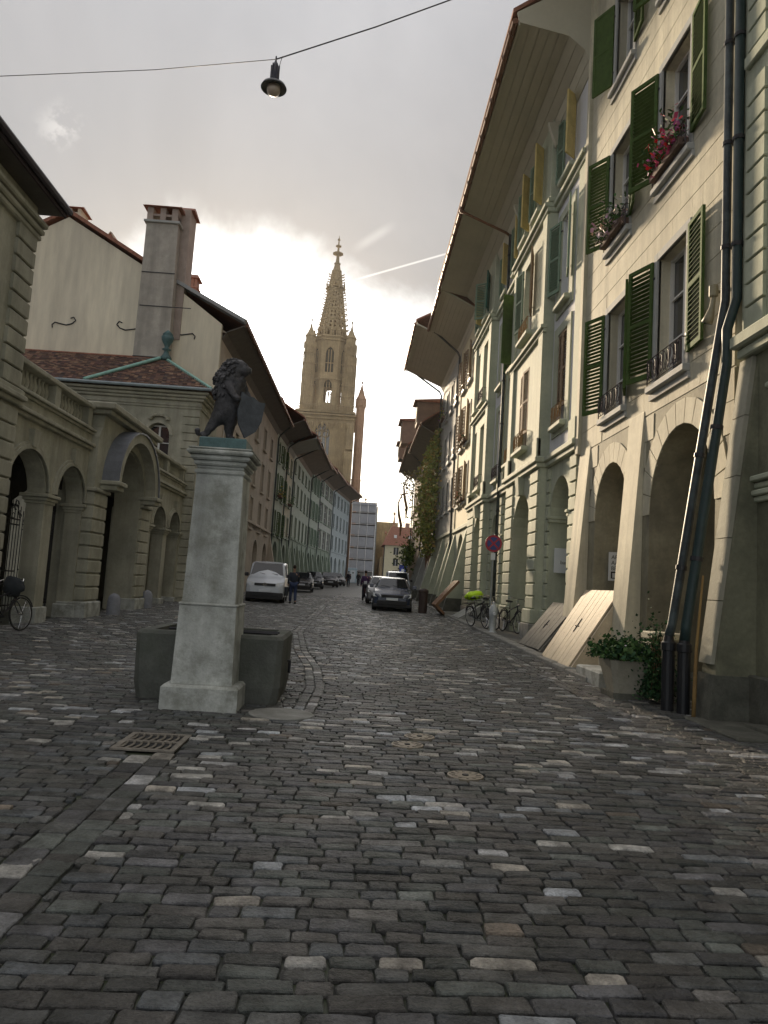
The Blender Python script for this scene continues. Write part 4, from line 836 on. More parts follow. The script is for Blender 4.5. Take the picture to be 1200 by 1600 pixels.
row_house('pale_blue_house', 'pale blue house with dark window boxes at the far end of the left row', -3.9, 104.0, 120.0, -1, 5, [(6.3, 8.3), (9.4, 11.4), (12.6, 14.3)], 15.1, blueg, blueg, [(2.5, 2.2, 2.4, 1.1), (6.5, 2.2, 2.4, 1.1), (10.5, 2.2, 2.4, 1.1), (14, 2.0, 2.4, 1.1)], over=1.9, ez=15.6, X1=-1.7, fm=greyr, ww=1.3, rail=True, sofm=mat('brown_soffit', (.24, .19, .15)))
for i, (x, y, z, l) in enumerate(((-7.6, 98, 17.0, 'nearest of four reddish dormers on the far left roofs in front of the tower'), (-6.2, 104, 16.9, 'second of the four reddish dormers in front of the tower'), (-5.2, 109, 16.6, 'third of the four reddish dormers in front of the tower'), (-4.3, 114, 16.3, 'farthest of the four reddish dormers in front of the tower'))):
    dormer(x, y, z, 2.6, 1.7, l, mat('dormer_red', (.30, .13, .09)), side=-1)
chimney(-7.6, 60.0, 13.0, 16.4, 1.3, 1.1, 'broad sunlit chimney above the narrow green house', mat('warm_stack', (.48, .30, .18)))
t = thing('solar_panel', 'pale tilted awning panel standing out from the left row eaves', 'panel', (-4.4, 66.0, 13.95), 0)
MB().hexa([(-.7, -1.3, 0), (.75, -1.3, -.12), (.75, 1.3, -.12), (-.7, 1.3, 0), (-.7, -1.3, .09), (.75, -1.3, -.03), (.75, 1.3, -.03), (-.7, 1.3, .09)]).build('panel', mat('pale_panel', (.5, .5, .5), rough=.5), t); MB().tube([(-.7, 1.2, 0), (.7, 1.25, -.15)], .03, 5).build('edge_rail', iron, t)
# ---- scaffolded building at the street end
sf = thing('scaffolded_building', 'tall building wrapped in whitish scaffold netting at the end of the left row', 'building', (-1.3, 125, 1.8), 0)
MB().box(0.7, 4.4, .9, 22, 0, 13.2).build('wall', greyr, sf)
netm = mat('scaffold_netting', (.42, .43, .47), rough=.8, var=.12, scale=.8)
for i in range(6):
    z = 1.9+i*2.0
    for j in range(3): MB().box(.0+j*1.36+.03, 1.36*(j+1)-.03+.0, .0, .03, z+.25, z+1.85).build('netting_panel', netm, sf)
    for j in range(6): MB().box(4.1, 4.13, .1+j*2.6, 2.6*(j+1), z+.15, z+1.9).build('netting_panel', netm, sf)
    MB().box(0, 4.1, .05, .85, z-.05, z+.03).build('deck', woodd, sf)
for j in range(4): MB().tube([(j*1.36, -.03, 0), (j*1.36, -.03, 13.9)], .035, 6).build('scaffold_pole', chrome, sf)
for j in range(7): MB().tube([(4.16, j*2.6, 0), (4.16, j*2.6, 13.9)], .035, 6).build('scaffold_pole', chrome, sf)
for i in range(7): MB().tube([(-.05, -.03, 2+i*2.0), (4.16, -.03, 2+i*2.0)], .025, 5).build('scaffold_rail', chrome, sf)
MB().box(-.2, 4.3, -.2, .03, 12.95+.3, 13.4).build('top_net', netm, sf)
cb = thing('site_toilet', 'pale blue site cabin with a lighter door below the scaffold', 'cabin', (-.55, 119.5, gz(119.5)))
MB().cbox(-.75, .75, -.6, .6, 0, 2.4, .04).build('cabin_body', mat('cabin_blue', (.40, .50, .56), rough=.5), cb); MB().box(-.3, .5, -.64, -.605, .1, 2.0).build('door', white_pl, cb); MB().box(.0, .25, -.66, -.642, 1.5, 1.7).build('door_vent', iron, cb)
# ---- minster
mn = thing('minster', 'huge gothic sandstone minster tower with openwork spire at the end of the street', 'church', (-11.2, 200, 0), PI)   # local x -> -X, y -> towards the camera
def pointed(c, w, z0, zs, n=8):
    r = w; L = [(c-w/2, z0), (c+w/2, z0)]
    for i in range(n+1): a = R(60)*i/n; L.append((c-w/2+r*math.cos(a), zs+r*math.sin(a)))
    for i in range(n-1, -1, -1): a = R(60)*i/n; L.append((c+w/2-r*math.cos(a), zs+r*math.sin(a)))
    return L
def gwin(par, c, w, z0, zs, y, lights=3, trans=0, m=church):
    q = MB(); top = zs+w*.86
    for i in range(lights+1):
        x = c-w/2+w*i/lights; q.box(x-.13, x+.13, y-.3, y+.1, z0, zs+(.0 if i in (0, lights) else w*.45))
    for k in range(trans): z = z0+(zs-z0)*(k+1)/(trans+1); q.box(c-w/2, c+w/2, y-.28, y+.08, z-.3, z+.3)
    for s in (-1, 1):
        q.tube([(c+s*(w/2-w*math.cos(R(60)*i/6)) if False else c+s*(-w/2+w*math.cos(R(60)*i/6)), y-.1, zs+w*math.sin(R(60)*i/6)) for i in range(7)], .22, 5)
        q.tube([(c+s*w*.22+.2*w*math.cos(k*PI/4), y-.1, zs+.12*w+.2*w*math.sin(k*PI/4)) for k in range(9)], .11, 4)
    q.tube([(c+.18*w*math.cos(k*PI/4), y-.1, zs+.50*w+.18*w*math.sin(k*PI/4)) for k in range(9)], .11, 4)
    o = q.build('window', m, par); MB().box(c-w/2, c+w/2, y-.7, y-.6, z0, top).build('pane', glass, o); return o
# lower tower
MB().plate([rect(-8.0, 8.0, 0, 47.5), pointed(.6, 4.6, 25, 41.6)], lambda u, v, w: (u, w, v), 1.2).build('tower_wall', church, mn)
MB().box(-8, 8, -16, -1.203, 0, 47.45).build('tower_side_wall', church, mn)
gwin(mn, .6, 4.6, 25, 41.6, -.3, 4, 2)
lp1 = pointed(.6, 6.0, 24.6, 41.3); lp2 = pointed(.6, 4.9, 24.59, 41.5)
MB().plate([lp1, lp2[2:]+[]], lambda u, v, w: (u, w+.35, v), .4).build('window_moulding', church, mn) if False else None
for s in (-1, 1):
    for zz0, zz1, w_, dd in ((0, 22, 2.6, 2.4), (22, 38, 2.2, 1.8), (38, 46, 1.8, 1.1)):
        x = s*(8-w_/2+.1); q = MB(); q.hexa([(x-w_/2, -.1, zz0), (x+w_/2, -.1, zz0), (x+w_/2, dd, zz0), (x-w_/2, dd, zz0), (x-w_/2, -.1, zz1), (x+w_/2, -.1, zz1), (x+w_/2, dd*.75, zz1-1), (x-w_/2, dd*.75, zz1-1)]); q.build('buttress', church, mn)
    for k in range(5):
        x = s*(3.6+k*.62); MB().box(x-.1, x+.1, -.02, .22, 27, 44.5).build('blind_tracery_rib', church, mn)
for k in range(12): x = -7.4+k*1.34; MB().lathe([(.0, -1.6), (.16, -1.3), (.32, -.6), (.42, 0), (.3, .5)], (x, .25, 44.9), 6).build('corbel', church, mn)
for z, e in ((46.2, .5), (47.2, .8), (48.0, .5)): MB().cbox(-8.2-e*.3, 8.2+e*.3, -16, e, z, z+.45, .08).build('string_course', church, mn)
def parapet(par, x0, x1, y, z, h=1.8, st=.62, ang=None):
    q = MB(); n = int((x1-x0)/st); q.box(x0, x1, y-.15, y+.15, z+h-.25, z+h); q.box(x0, x1, y-.15, y+.15, z, z+.2)
    for i in range(n+1): x = x0+(x1-x0)*i/n; q.box(x-.09, x+.09, y-.12, y+.12, z+.2, z+h-.25)
    for i in range(n): 
        x = x0+(x1-x0)*(i+.5)/n; q.tube([(x+.2*math.cos(a*PI/3), y, z+h*.5+.28*math.sin(a*PI/3)) for a in range(7)], .06, 4)
    return q.build('parapet', church, par)
parapet(mn, -8.2, 8.2, .5, 48.4)
# upper square-octagon storey
OY = -8.0
def octo(r, rot=PI/8): return [(r*math.cos(rot+k*PI/4), OY+r*math.sin(rot+k*PI/4)) for k in range(8)]
ro_ = 6.3; op = octo(ro_)
for k in range(8):
    a, b = Vector(op[k]), Vector(op[(k+1) % 8]); L = (b-a).length; d = (b-a)/L; nrm = Vector((d.y, -d.x))
    f = lambda u, v, w, a=a, d=d, nrm=nrm: (a.x+d.x*u+nrm.x*w, a.y+d.y*u+nrm.y*w, v)
    MB().plate([rect(0, L, 48.4, 71.0), pointed(L/2, 2.3, 60.2, 65.6), pointed(L/2, 2.2, 51.5, 56.3)], f, .6).build('octagon_wall', church, mn)
    for z0_, zs_ in ((60.2, 65.6), (51.5, 56.3)):
        q = MB()
        for i in (1, 2):
            u = L/2-1.15+2.3*i/3; p = [f(u-.13, z, w) for z, w in ((z0_, -.15),)]
            q.tube([f(u, z0_, -.3), f(u, zs_+1.2, -.3)], .14, 4)
        q.tube([f(L/2-1.1, z0_+(zs_-z0_)*.5, -.3), f(L/2+1.1, z0_+(zs_-z0_)*.5, -.3)], .13, 4)
        q.build('mullion', church, mn)
    q = MB()
    for z in (58.2, 69.6, 70.6): q.tube([f(0, z, .1), f(L, z, .1)], .3, 5)
    q.build('string_course', church, mn)
for k in range(4):   # corner stair turrets with pointed caps
    sx, sy = ((-1, 1), (1, 1), (1, -1), (-1, -1))[k]; cx_, cy_ = sx*5.7, OY+sy*5.7
    t_ = MB().lathe([(2.0, 48.0), (1.9, 52), (1.75, 52.2), (1.7, 60), (1.85, 60.3), (1.65, 60.6), (1.6, 66.5), (1.9, 67.2), (1.9, 68.2), (1.5, 68.4), (1.45, 69.9), (1.7, 70.1)], (cx_, cy_, 0), 8, rot=PI/8).build('stair_turret', church, mn)
    if True: MB().lathe([(1.7, 70.1), (1.1, 71.0), (.45, 72.6), (.16, 74.0), (.14, 74.6), (.42, 74.9), (.1, 75.2), (.06, 75.9)], (cx_, cy_, 0), 8, rot=PI/8).build('turret_cap', church, t_)
    q = MB()
    for z in range(50, 70, 3): q.lathe([(1.95, z), (1.95, z+.25)], (cx_, cy_, 0), 8, rot=PI/8)
    for a_ in range(8):
        q.box(cx_+1.72*math.cos(a_*PI/4)-.12, cx_+1.72*math.cos(a_*PI/4)+.12, cy_+1.72*math.sin(a_*PI/4)-.12, cy_+1.72*math.sin(a_*PI/4)+.12, 49, 68)
    q.build('turret_ribs', church, mn)
MB().lathe([(4.9, 58.6), (4.9, 70.4)], (0, OY, 0), 8, rot=PI/8).build('added_dark_core', dark, mn)  # unseen dark core added so the upper openings look shaded
# spire: eight ribs, perforated panels, crockets
Z0, Z1 = 70.8, 92.0
def srad(z): return .5+4.0*max(0., 1-(z-Z0)/27.)**1.05
lv = [70.8, 73.6, 76.8, 80.0, 83.0, 86.0, 89.0, 92.0]
for k in range(8):
    a0_, a1_ = PI/8+k*PI/4, PI/8+(k+1)*PI/4
    for i in range(len(lv)-1):
        za, zb_ = lv[i], lv[i+1]; ra, rb = srad(za), srad(zb_)
        A, B = Vector((ra*math.cos(a0_), OY+ra*math.sin(a0_), za)), Vector((ra*math.cos(a1_), OY+ra*math.sin(a1_), za)); Cc, D = Vector((rb*math.cos(a1_), OY+rb*math.sin(a1_), zb_)), Vector((rb*math.cos(a0_), OY+rb*math.sin(a0_), zb_))
        def f(u, v, w): 
            p = A.lerp(B, u).lerp(D.lerp(Cc, u), v); n = (B-A).cross(D-A).normalized(); return tuple(p+n*w)
        holes_ = []
        if i == 0: holes_ = [[(.12+.28*j, .1), (.30+.28*j, .1), (.30+.28*j, .75), (.21+.28*j, .9), (.12+.28*j, .75)] for j in range(3)]
        elif i < 5:
            for (hx, hz) in ((.3, .3), (.7, .3), (.3, .68), (.7, .68)): holes_.append([(hx+.12*math.cos(j*PI/3), hz+.13*math.sin(j*PI/3)) for j in range(6)])
        elif i == 5: holes_ = [[(.36, .2), (.64, .2), (.64, .7), (.5, .9), (.36, .7)]]
        MB().plate([rect(0, 1, 0, 1)]+holes_, f, .35).build('spire_panel', church, mn)
    rib = MB(); rib.tube([(srad(z)*1.03*math.cos(a0_), OY+srad(z)*1.03*math.sin(a0_), z) for z in lv], [.26, .24, .22, .2, .18, .17, .16, .15], 5)
    o = rib.build('spire_rib', church, mn); q = MB()
    for j in range(13):
        z = 72+j*1.55; r_ = srad(z)*1.03
        if z > 92.4: break
        q.tube([(r_*math.cos(a0_), OY+r_*math.sin(a0_), z), ((r_+.75)*math.cos(a0_), OY+(r_+.75)*math.sin(a0_), z+.12), ((r_+.85)*math.cos(a0_), OY+(r_+.85)*math.sin(a0_), z+.42)], [.2, .17, .2], 4)
    q.build('crockets', church, o)['kind'] = 'stuff'
for z in lv[1:]: MB().lathe([(srad(z)+.22, z-.12), (srad(z)+.22, z+.15)], (0, OY, 0), 8, rot=PI/8).build('spire_ring', church, mn)
for z, n_ in ((71.2, 16), (85.9, 8)):
    q = MB(); rr = 5.4 if n_ == 16 else srad(86)+.55
    for k in range(n_): a = k*2*PI/n_+PI/8; q.lathe([(.22, 0), (.2, 1.3), (.34, 1.4), (.05, 2.6)], (rr*math.cos(a), OY+rr*math.sin(a), z), 5)
    q.lathe([(rr+.1, .9), (rr+.1, 1.1)], (0, OY, z), 8, rot=PI/8) if n_ == 8 else None
    q.build('pinnacles', church, mn)
MB().lathe([(srad(92), 92), (.75, 94.2), (1.0, 94.3), (.95, 94.55), (.6, 94.7), (.42, 97.0), (1.6, 97.35), (1.6, 97.55), (.38, 97.8), (.28, 99.4), (.85, 99.65), (.85, 99.9), (.25, 100.1), (.16, 101.4), (.4, 101.6), (.4, 101.85), (.1, 102.3), (.06, 103.)], (0, OY, 0), 8, rot=PI/8).build('finial', church, mn)
# stair turret on the right of the tower
tx = -9.6
o = MB().lathe([(1.5, 0), (1.45, 30), (1.5, 30.3), (1.35, 30.6), (1.35, 50.6), (1.65, 51.2), (1.65, 52.6), (1.4, 53)], (tx, -3, 0), 8, rot=PI/8).build('stair_turret', churchr, mn); MB().lathe([(1.65, 53), (1.1, 54.0), (.4, 56.4), (.12, 57.6), (.4, 58), (.08, 58.4), (.05, 59.2)], (tx, -3, 0), 8, rot=PI/8).build('turret_cap', churchr, o)
# nave with buttresses and pinnacles running towards the camera side
for (x0_, x1_, y0_, y1_, zt_) in ((-22, -9, -60, -2, 19.), (-24.5, -19, -60, 26, 12.5)): MB().box(x0_, x1_, y0_, y1_, 0, zt_).build('nave_wall', church, mn)
for j, (x, y, zt_) in enumerate(((-13.2, 12, 20), (-15, 12, 17.5), (-12.6, 8, 23), (-14.2, 10, 21.5), (-17.6, 30, 13), (-19.4, 30, 17.5), (-20.6, 28, 13.5), (-21.8, 28, 13.8))):
    MB().hexa([(x-.6, -4, 0), (x+.6, -4, 0), (x+.6, y, 0), (x-.6, y, 0), (x-.5, -4, zt_-4.5), (x+.5, -4, zt_-4.5), (x+.5, y-1, zt_-4.5), (x-.5, y-1, zt_-4.5)]).build('nave_buttress', church, mn)
    q = MB().lathe([(.42, zt_-4.5), (.38, zt_-2.6), (.55, zt_-2.5), (.3, zt_-1.6), (.08, zt_+.6), (.3, zt_+.75), (.25, zt_+.95), (.04, zt_+1.5)], (x, y-1.6, 0), 6); q.box(x-.38, x+.38, y-1.66, y-1.54, zt_+.95, zt_+1.1); q.build('pinnacle', churchr, mn)
# ---- cream house far up the street
fh = thing('far_cream_house', 'cream house with red tiled roof closing the street in the distance', 'building', (7.0, 160, 0), 0)
hs = [(.9+i*2.1, 2.0+i*2.1, z, z+1.6) for i in range(3) for z in (3.4, 6.0, 8.4)]
MB().plate([rect(-1, 7.5, 0, 10.4)]+[rect(*h) for h in hs], lambda u, v, w: (u, -w, v), .4).build('wall', mat('pale_yellow_render', (.66, .60, .42), var=.06), fh)
MB().box(-.95, 7.45, .42, 9, 0, 10.4).build('inner_wall', dark, fh)
for h in hs: w = MB().box(h[0], h[1], .25, .3, h[2], h[3]).build('window', glass, fh); MB().box((h[0]+h[1])/2-.05, (h[0]+h[1])/2+.05, .2, .25, h[2], h[3]).build('mullion', framew, w)
MB().hexa([(-1.6, -.6, 10.4), (8.2, -.6, 10.4), (8.2, 9.5, 10.4), (-1.6, 9.5, 10.4), (.3, 3.5, 14.8), (6.4, 3.5, 14.8), (6.4, 5.5, 14.8), (.3, 5.5, 14.8)]).build('roof', tileplain, fh)
for x in (1.2, 4.4): MB().hexa([(x-.3, .9, 12.1), (x+.3, .9, 12.1), (x+.3, 2.2, 12.1), (x-.3, 2.2, 12.1), (x-.3, 1.0, 12.7), (x+.3, 1.0, 12.7), (x+.3, 2.2, 12.9), (x-.3, 2.2, 12.9)]).build('roof_dormer', framew, fh)
MB().box(3.4, 4.4, 3.8, 5, 14.6, 15.8).build('chimney', mat('pink_stack', (.4, .25, .21)), fh)
bn = MB().box(9.3, 11.2, 159.2, 159.25, 3.6, 6.3).build('banner', mat('blue_banner', (.03, .05, .30), rough=.6), None); tag(bn, 'deep blue banner hanging before the far cream house', 'banner')
MB().box(9.8, 10.5, 159.13, 159.17, 4.6, 5.4).build('pale_emblem', white_pl, bn)
# =========================================================== GROUND
gm = bpy.data.materials.new('street_bed'); gm.use_nodes = True; t = gm.node_tree; n = t.nodes; l = t.links; b = n['Principled BSDF']; b.inputs['Roughness'].default_value = .55
ge = n.new('ShaderNodeNewGeometry'); br = n.new('ShaderNodeTexBrick'); br.inputs['Scale'].default_value = 1; br.inputs['Brick Width'].default_value = .24; br.inputs['Row Height'].default_value = .14; br.inputs['Mortar Size'].default_value = .012
br.inputs['Color1'].default_value = (.085, .082, .075, 1); br.inputs['Color2'].default_value = (.15, .145, .13, 1); br.inputs['Mortar'].default_value = (.02, .021, .015, 1); l.new(ge.outputs['Position'], br.inputs['Vector'])
sp = n.new('ShaderNodeSeparateXYZ'); l.new(ge.outputs['Position'], sp.inputs[0]); mr = n.new('ShaderNodeMapRange'); l.new(sp.outputs['Y'], mr.inputs[0]); mr.inputs[1].default_value = 49.5; mr.inputs[2].default_value = 49.6
no = n.new('ShaderNodeTexNoise'); no.inputs['Scale'].default_value = 9; no.inputs['Detail'].default_value = 6; l.new(ge.outputs['Position'], no.inputs['Vector']); cr = n.new('ShaderNodeValToRGB'); cr.color_ramp.elements[0].color = (.010, .012, .008, 1); cr.color_ramp.elements[0].position = .42; cr.color_ramp.elements[1].color = (.035, .045, .018, 1); cr.color_ramp.elements[1].position = .68; l.new(no.outputs['Fac'], cr.inputs[0])
mxn = n.new('ShaderNodeMix'); mxn.data_type = 'RGBA'; l.new(mr.outputs[0], mxn.inputs[0]); l.new(cr.outputs[0], mxn.inputs[6]); l.new(br.outputs['Color'], mxn.inputs[7]); l.new(mxn.outputs[2], b.inputs['Base Color'])
bp = n.new('ShaderNodeBump'); bp.inputs['Strength'].default_value = .6; bp.inputs['Distance'].default_value = .02; l.new(no.outputs['Fac'], bp.inputs['Height']); l.new(bp.outputs[0], b.inputs['Normal'])
ys = [-1500, -30, -10, 0, 10, 30, 60, 100, 135, 1500]; xs = [-1500, -60, -10, 0, 10, 60, 1500]
q = MB(); q.v = [(x, y, gz(y)-.022) for y in ys for x in xs]; nx_ = len(xs)
q.f = [(j*nx_+i, j*nx_+i+1, (j+1)*nx_+i+1, (j+1)*nx_+i) for j in range(len(ys)-1) for i in range(nx_-1)]; q.m = [0]*len(q.f)
street = struct(q.build('street', gm))
stone_m = mat('cobblestone', (.1, .1, .1), rough=.42, bdist=.05, var=.55, scale=7, attr=True, bump=1., bscale=24, spec=.5, stain=.3, stainc=(.03, .035, .02))
# --- lay the setts
GUT = [[(-1.57, 1.2), (-1.55, 4.), (-1.58, 6.4)], [(-.50, 8.5), (-.45, 10.3), (-.62, 12.5), (-1.0, 15), (-1.4, 19.3), (-1.38, 37), (-.88, 60)], [(3.55, 9.5), (3.45, 14), (3.5, 24), (3.8, 40)]]
GW = [.36, .26, .24]
def pseg(x, y, pl):
    best = 9
    for (a, b_), (c, d) in zip(pl, pl[1:]):
        vx, vy = c-a, d-b_; t = max(0, min(1, ((x-a)*vx+(y-b_)*vy)/(vx*vx+vy*vy))); best = min(best, math.hypot(x-a-vx*t, y-b_-vy*t))
    return best
def blocked(x, y):
    if x > 5.15 or x < -7.6: return True
    if -1.98 < x < -1.42 and 6.42 < y < 7.14: return True
    for mx_, my_ in ((.75, 7.61), (.60, 7.22), (1.01, 6.22)):
        if math.hypot(x-mx_, y-my_) < .17: return True
    if y < 62:
        for pl, w in zip(GUT, GW):
            if min(p[1] for p in pl)-.1 < y < max(p[1] for p in pl)+.1 and pseg(x, y, pl) < w/2+.004: return True
    return False
rg = random.Random(11); ST = []   # (cx,cy,w,d,rot,color)
HUES = [(1.0, 1.0, .94), (.93, 1.02, .93), (1.02, .97, .90), (.92, .99, 1.03), (1, 1.02, .98), (.97, .97, 1.0)]
def scol(x, y, light=.11):
    cl = noise.noise(Vector((x*.55, y*.35, 3.))); p = light*(1+1.6*cl)*(1.35 if y > 7 and -1 < x < 2.5 else .9)  # pale setts made commoner mid-street to stand in for reflected sheen
    r = rg.random(); h = rg.choice(HUES)
    if r < p: k = rg.uniform(.32, .55); h = rg.choice([(1, .97, .9), (.93, .98, 1.03), (1, 1, 1), (1.03, .95, .82)])
    elif r < p*1.6+.05: k = rg.uniform(.13, .22)
    else: k = rg.uniform(.058, .135)*(1+.25*noise.noise(Vector((x*.4, y*.25, 9.))))
    if rg.random() < .012: h = (1.15, .95, .75)
    return tuple(k*v for v in h)
y = 1.7
while y < 49.5:
    d = rg.uniform(.088, .116) if y < 22 else rg.uniform(.11, .14); lim = .60*y+2.2; x = max(-7.6, -lim)-rg.uniform(0, .2); xe = min(5.2, lim)
    while x < xe:
        w = min(.40, max(.15, rg.gauss(.232, .05))); cx_, cy_ = x+w/2, y+d/2
        yo = .05*noise.noise(Vector((cx_*.35, cy_*.3, 0)))+.10*math.sin(cx_*.25+.4)-.006*(cx_-1)**2*(.5 if cx_ > 1 else 1)
        fr_ = [not blocked(x+w*(k+.5)/8, cy_+yo) for k in range(8)]
        if all(fr_): ST.append((cx_, cy_+yo, w, d, rg.gauss(0, .018)+.02*math.cos(cx_*.25), scol(cx_, cy_)))
        elif any(fr_):
            k = 0
            while k < 8:
                if not fr_[k]: k += 1; continue
                e = k
                while e < 8 and fr_[e]: e += 1
                if (e-k)*w/8 > .05: ST.append((x+w*(k+e)/16, cy_+yo, w*(e-k)/8, d, 0., scol(cx_, cy_)))
                k = e
        x += w
    y += d
for gi, (pl, w) in enumerate(zip(GUT, GW)):       # gutter rows run along their line
    nr_ = 2
    for r_ in range(nr_):
        off = (r_-(nr_-1)/2)*w/nr_
        for (a, b_), (c, d_) in zip(pl, pl[1:]):
            L = math.hypot(c-a, d_-b_); s = 0; ang = math.atan2(d_-b_, c-a); nx__, ny__ = -math.sin(ang), math.cos(ang)
            while s < L:
                ln = rg.uniform(.17, .26); m_ = s+ln/2; px, py = a+(c-a)*m_/L+nx__*off, b_+(d_-b_)*m_/L+ny__*off
                if py < 60 and m_ < L: ST.append((px, py, ln, w/nr_, ang, scol(px, py, .20 if gi == 0 else .12)))
                s += ln
def proj(x, y):
    v = Vector((x, y, SLOPE*y))-EYE; z = v.dot(Fw)
    return (600+1150*v.dot(Rt)/z, 800-1150*v.dot(Up)/z, z) if z > .1 else (-999, -999, z)
sc = []
for i, s in enumerate(ST):
    u, v, z = proj(s[0], s[1]); sc.append((s[2]*s[3]/z**2*(1.6/z) if (-20 < u < 1220 and v < 1620) else 0, i))
sc.sort(reverse=True); top = set(i for k, i in sc[:300])
def stone_geo(s, rnd, near):
    cx_, cy_, w, d, a, col = s; g_ = .0055 if near else .006; hw, hd = w/2-g_, d/2-g_; k = rnd.uniform(.004, .016)
    out = [(-hw+k, -hd), (0, -hd), (hw-k, -hd), (hw, -hd+k), (hw, hd-k), (hw-k, hd), (0, hd), (-hw+k, hd), (-hw, hd-k), (-hw, -hd+k)] if near else [(-hw+k, -hd), (hw-k, -hd), (hw, 0), (hw-k, hd), (-hw+k, hd), (-hw, 0)]
    j = .0055 if near else .004; out = [(x+rnd.uniform(-j, j), y_+rnd.uniform(-j, j)) for x, y_ in out]
    n_ = len(out); tz = rnd.uniform(-.006, .005); tx, ty = rnd.uniform(-.022, .022), rnd.uniform(-.022, .022); ca, sa = math.cos(a), math.sin(a); V = []
    for ring, (sc_, zo) in enumerate(((1., -.03), (1., -.006), (.93, .0), (.72, .002))):
        if not near and ring == 3: continue
        for (x, y_) in out:
            ins = (1 if ring < 2 else 0); q1 = x if ring < 2 else (x-math.copysign(min(abs(x), .005 if ring == 2 else .018), x)); q2 = y_ if ring < 2 else (y_-math.copysign(min(abs(y_), .005 if ring == 2 else .018), y_))
            zz = zo+tz+tx*q1+ty*q2+(rnd.uniform(-.0022, .0022) if ring > 1 else 0)
            X, Y = cx_+q1*ca-q2*sa, cy_+q1*sa+q2*ca; V.append((X, Y, SLOPE*Y+zz))
    rings = 4 if near else 3; X, Y = cx_, cy_; V.append((X, Y, SLOPE*Y+tz+rnd.uniform(.001, .005))); F = []
    for r_ in range(rings-1):
        for i in range(n_): F.append((r_*n_+i, r_*n_+(i+1) % n_, (r_+1)*n_+(i+1) % n_, (r_+1)*n_+i))
    for i in range(n_): F.append(((rings-1)*n_+i, (rings-1)*n_+(i+1) % n_, rings*n_))
    return V, F
VS, CS, FI, FT = [], [], [], []; off = 0; cnts = []
for i, s in enumerate(ST):
    near = s[1] < 13; V, F = stone_geo(s, rg, near)
    if i in top:
        me = bpy.data.meshes.new('cobblestone'); me.from_pydata(V, [], F); me.materials.append(stone_m); me.polygons.foreach_set('use_smooth', [False]*len(F))
        a = me.color_attributes.new('Col', 'FLOAT_COLOR', 'POINT'); a.data.foreach_set('color', [v for _ in V for v in (*s[5], 1)])
        o = bpy.data.objects.new('cobblestone', me); C.objects.link(o); o.parent = street
    else:
        VS += V; CS += [s[5]]*len(V)
        for f in F: FI.extend([k+off for k in f]); cnts.append(len(f))
        off += len(V)
me = bpy.data.meshes.new('cobblestones'); me.vertices.add(len(VS)); me.vertices.foreach_set('co', np.array(VS, dtype=np.float32).ravel())
me.loops.add(len(FI)); me.loops.foreach_set('vertex_index', np.array(FI, dtype=np.int32)); me.polygons.add(len(cnts)); cn = np.array(cnts, dtype=np.int32); me.polygons.foreach_set('loop_start', np.concatenate(([0], np.cumsum(cn)[:-1])).astype(np.int32)); me.polygons.foreach_set('loop_total', cn); me.polygons.foreach_set('use_smooth', np.zeros(len(cn), dtype=bool)); me.update(calc_edges=True)
a = me.color_attributes.new('Col', 'FLOAT_COLOR', 'POINT'); arr = np.ones((len(VS), 4), dtype=np.float32); arr[:, :3] = np.array(CS, dtype=np.float32); a.data.foreach_set('color', arr.ravel()); me.materials.append(stone_m)
o = bpy.data.objects.new('cobblestones', me); C.objects.link(o); o.parent = street; o['kind'] = 'stuff'
print('stones', len(ST), 'faces', len(cnts))
# --- drain grate and covers
t = thing('drain_grate', 'rusty rectangular drain grate with two rows of curved slots before the fountain', 'drain', (-1.70, 6.78, gz(6.78)))
rust = mat('rusty_iron', (.20, .18, .15), rough=.7, var=.3, scale=12)
q = MB(); W_, D_ = .27, .34
for a in ((-W_, W_, -D_, -D_+.05), (-W_, W_, D_-.05, D_), (-W_, -W_+.05, -D_+.05, D_-.05), (W_-.05, W_, -D_+.05, D_-.05), (-W_+.05, W_-.05, -.02, .02)): q.box(a[0], a[1], a[2], a[3], -.01, .006)
q.build('grate_frame', rust, t)
for s in (-1, 1):
    for i in range(7):
        x = -W_+.08+i*.063; yc = s*.155; MB().tube([(x-.03+.028*math.sin(k/4*PI), yc-.14+.28*k/4, .001) for k in range(5)], .011, 4).build('grate_bar', rust, t)
MB().box(-W_+.04, W_-.04, -D_+.04, D_-.04, -.02, -.012).build('pit_shade_plate', black, t)  # black plate stands in for the shade in the shaft below
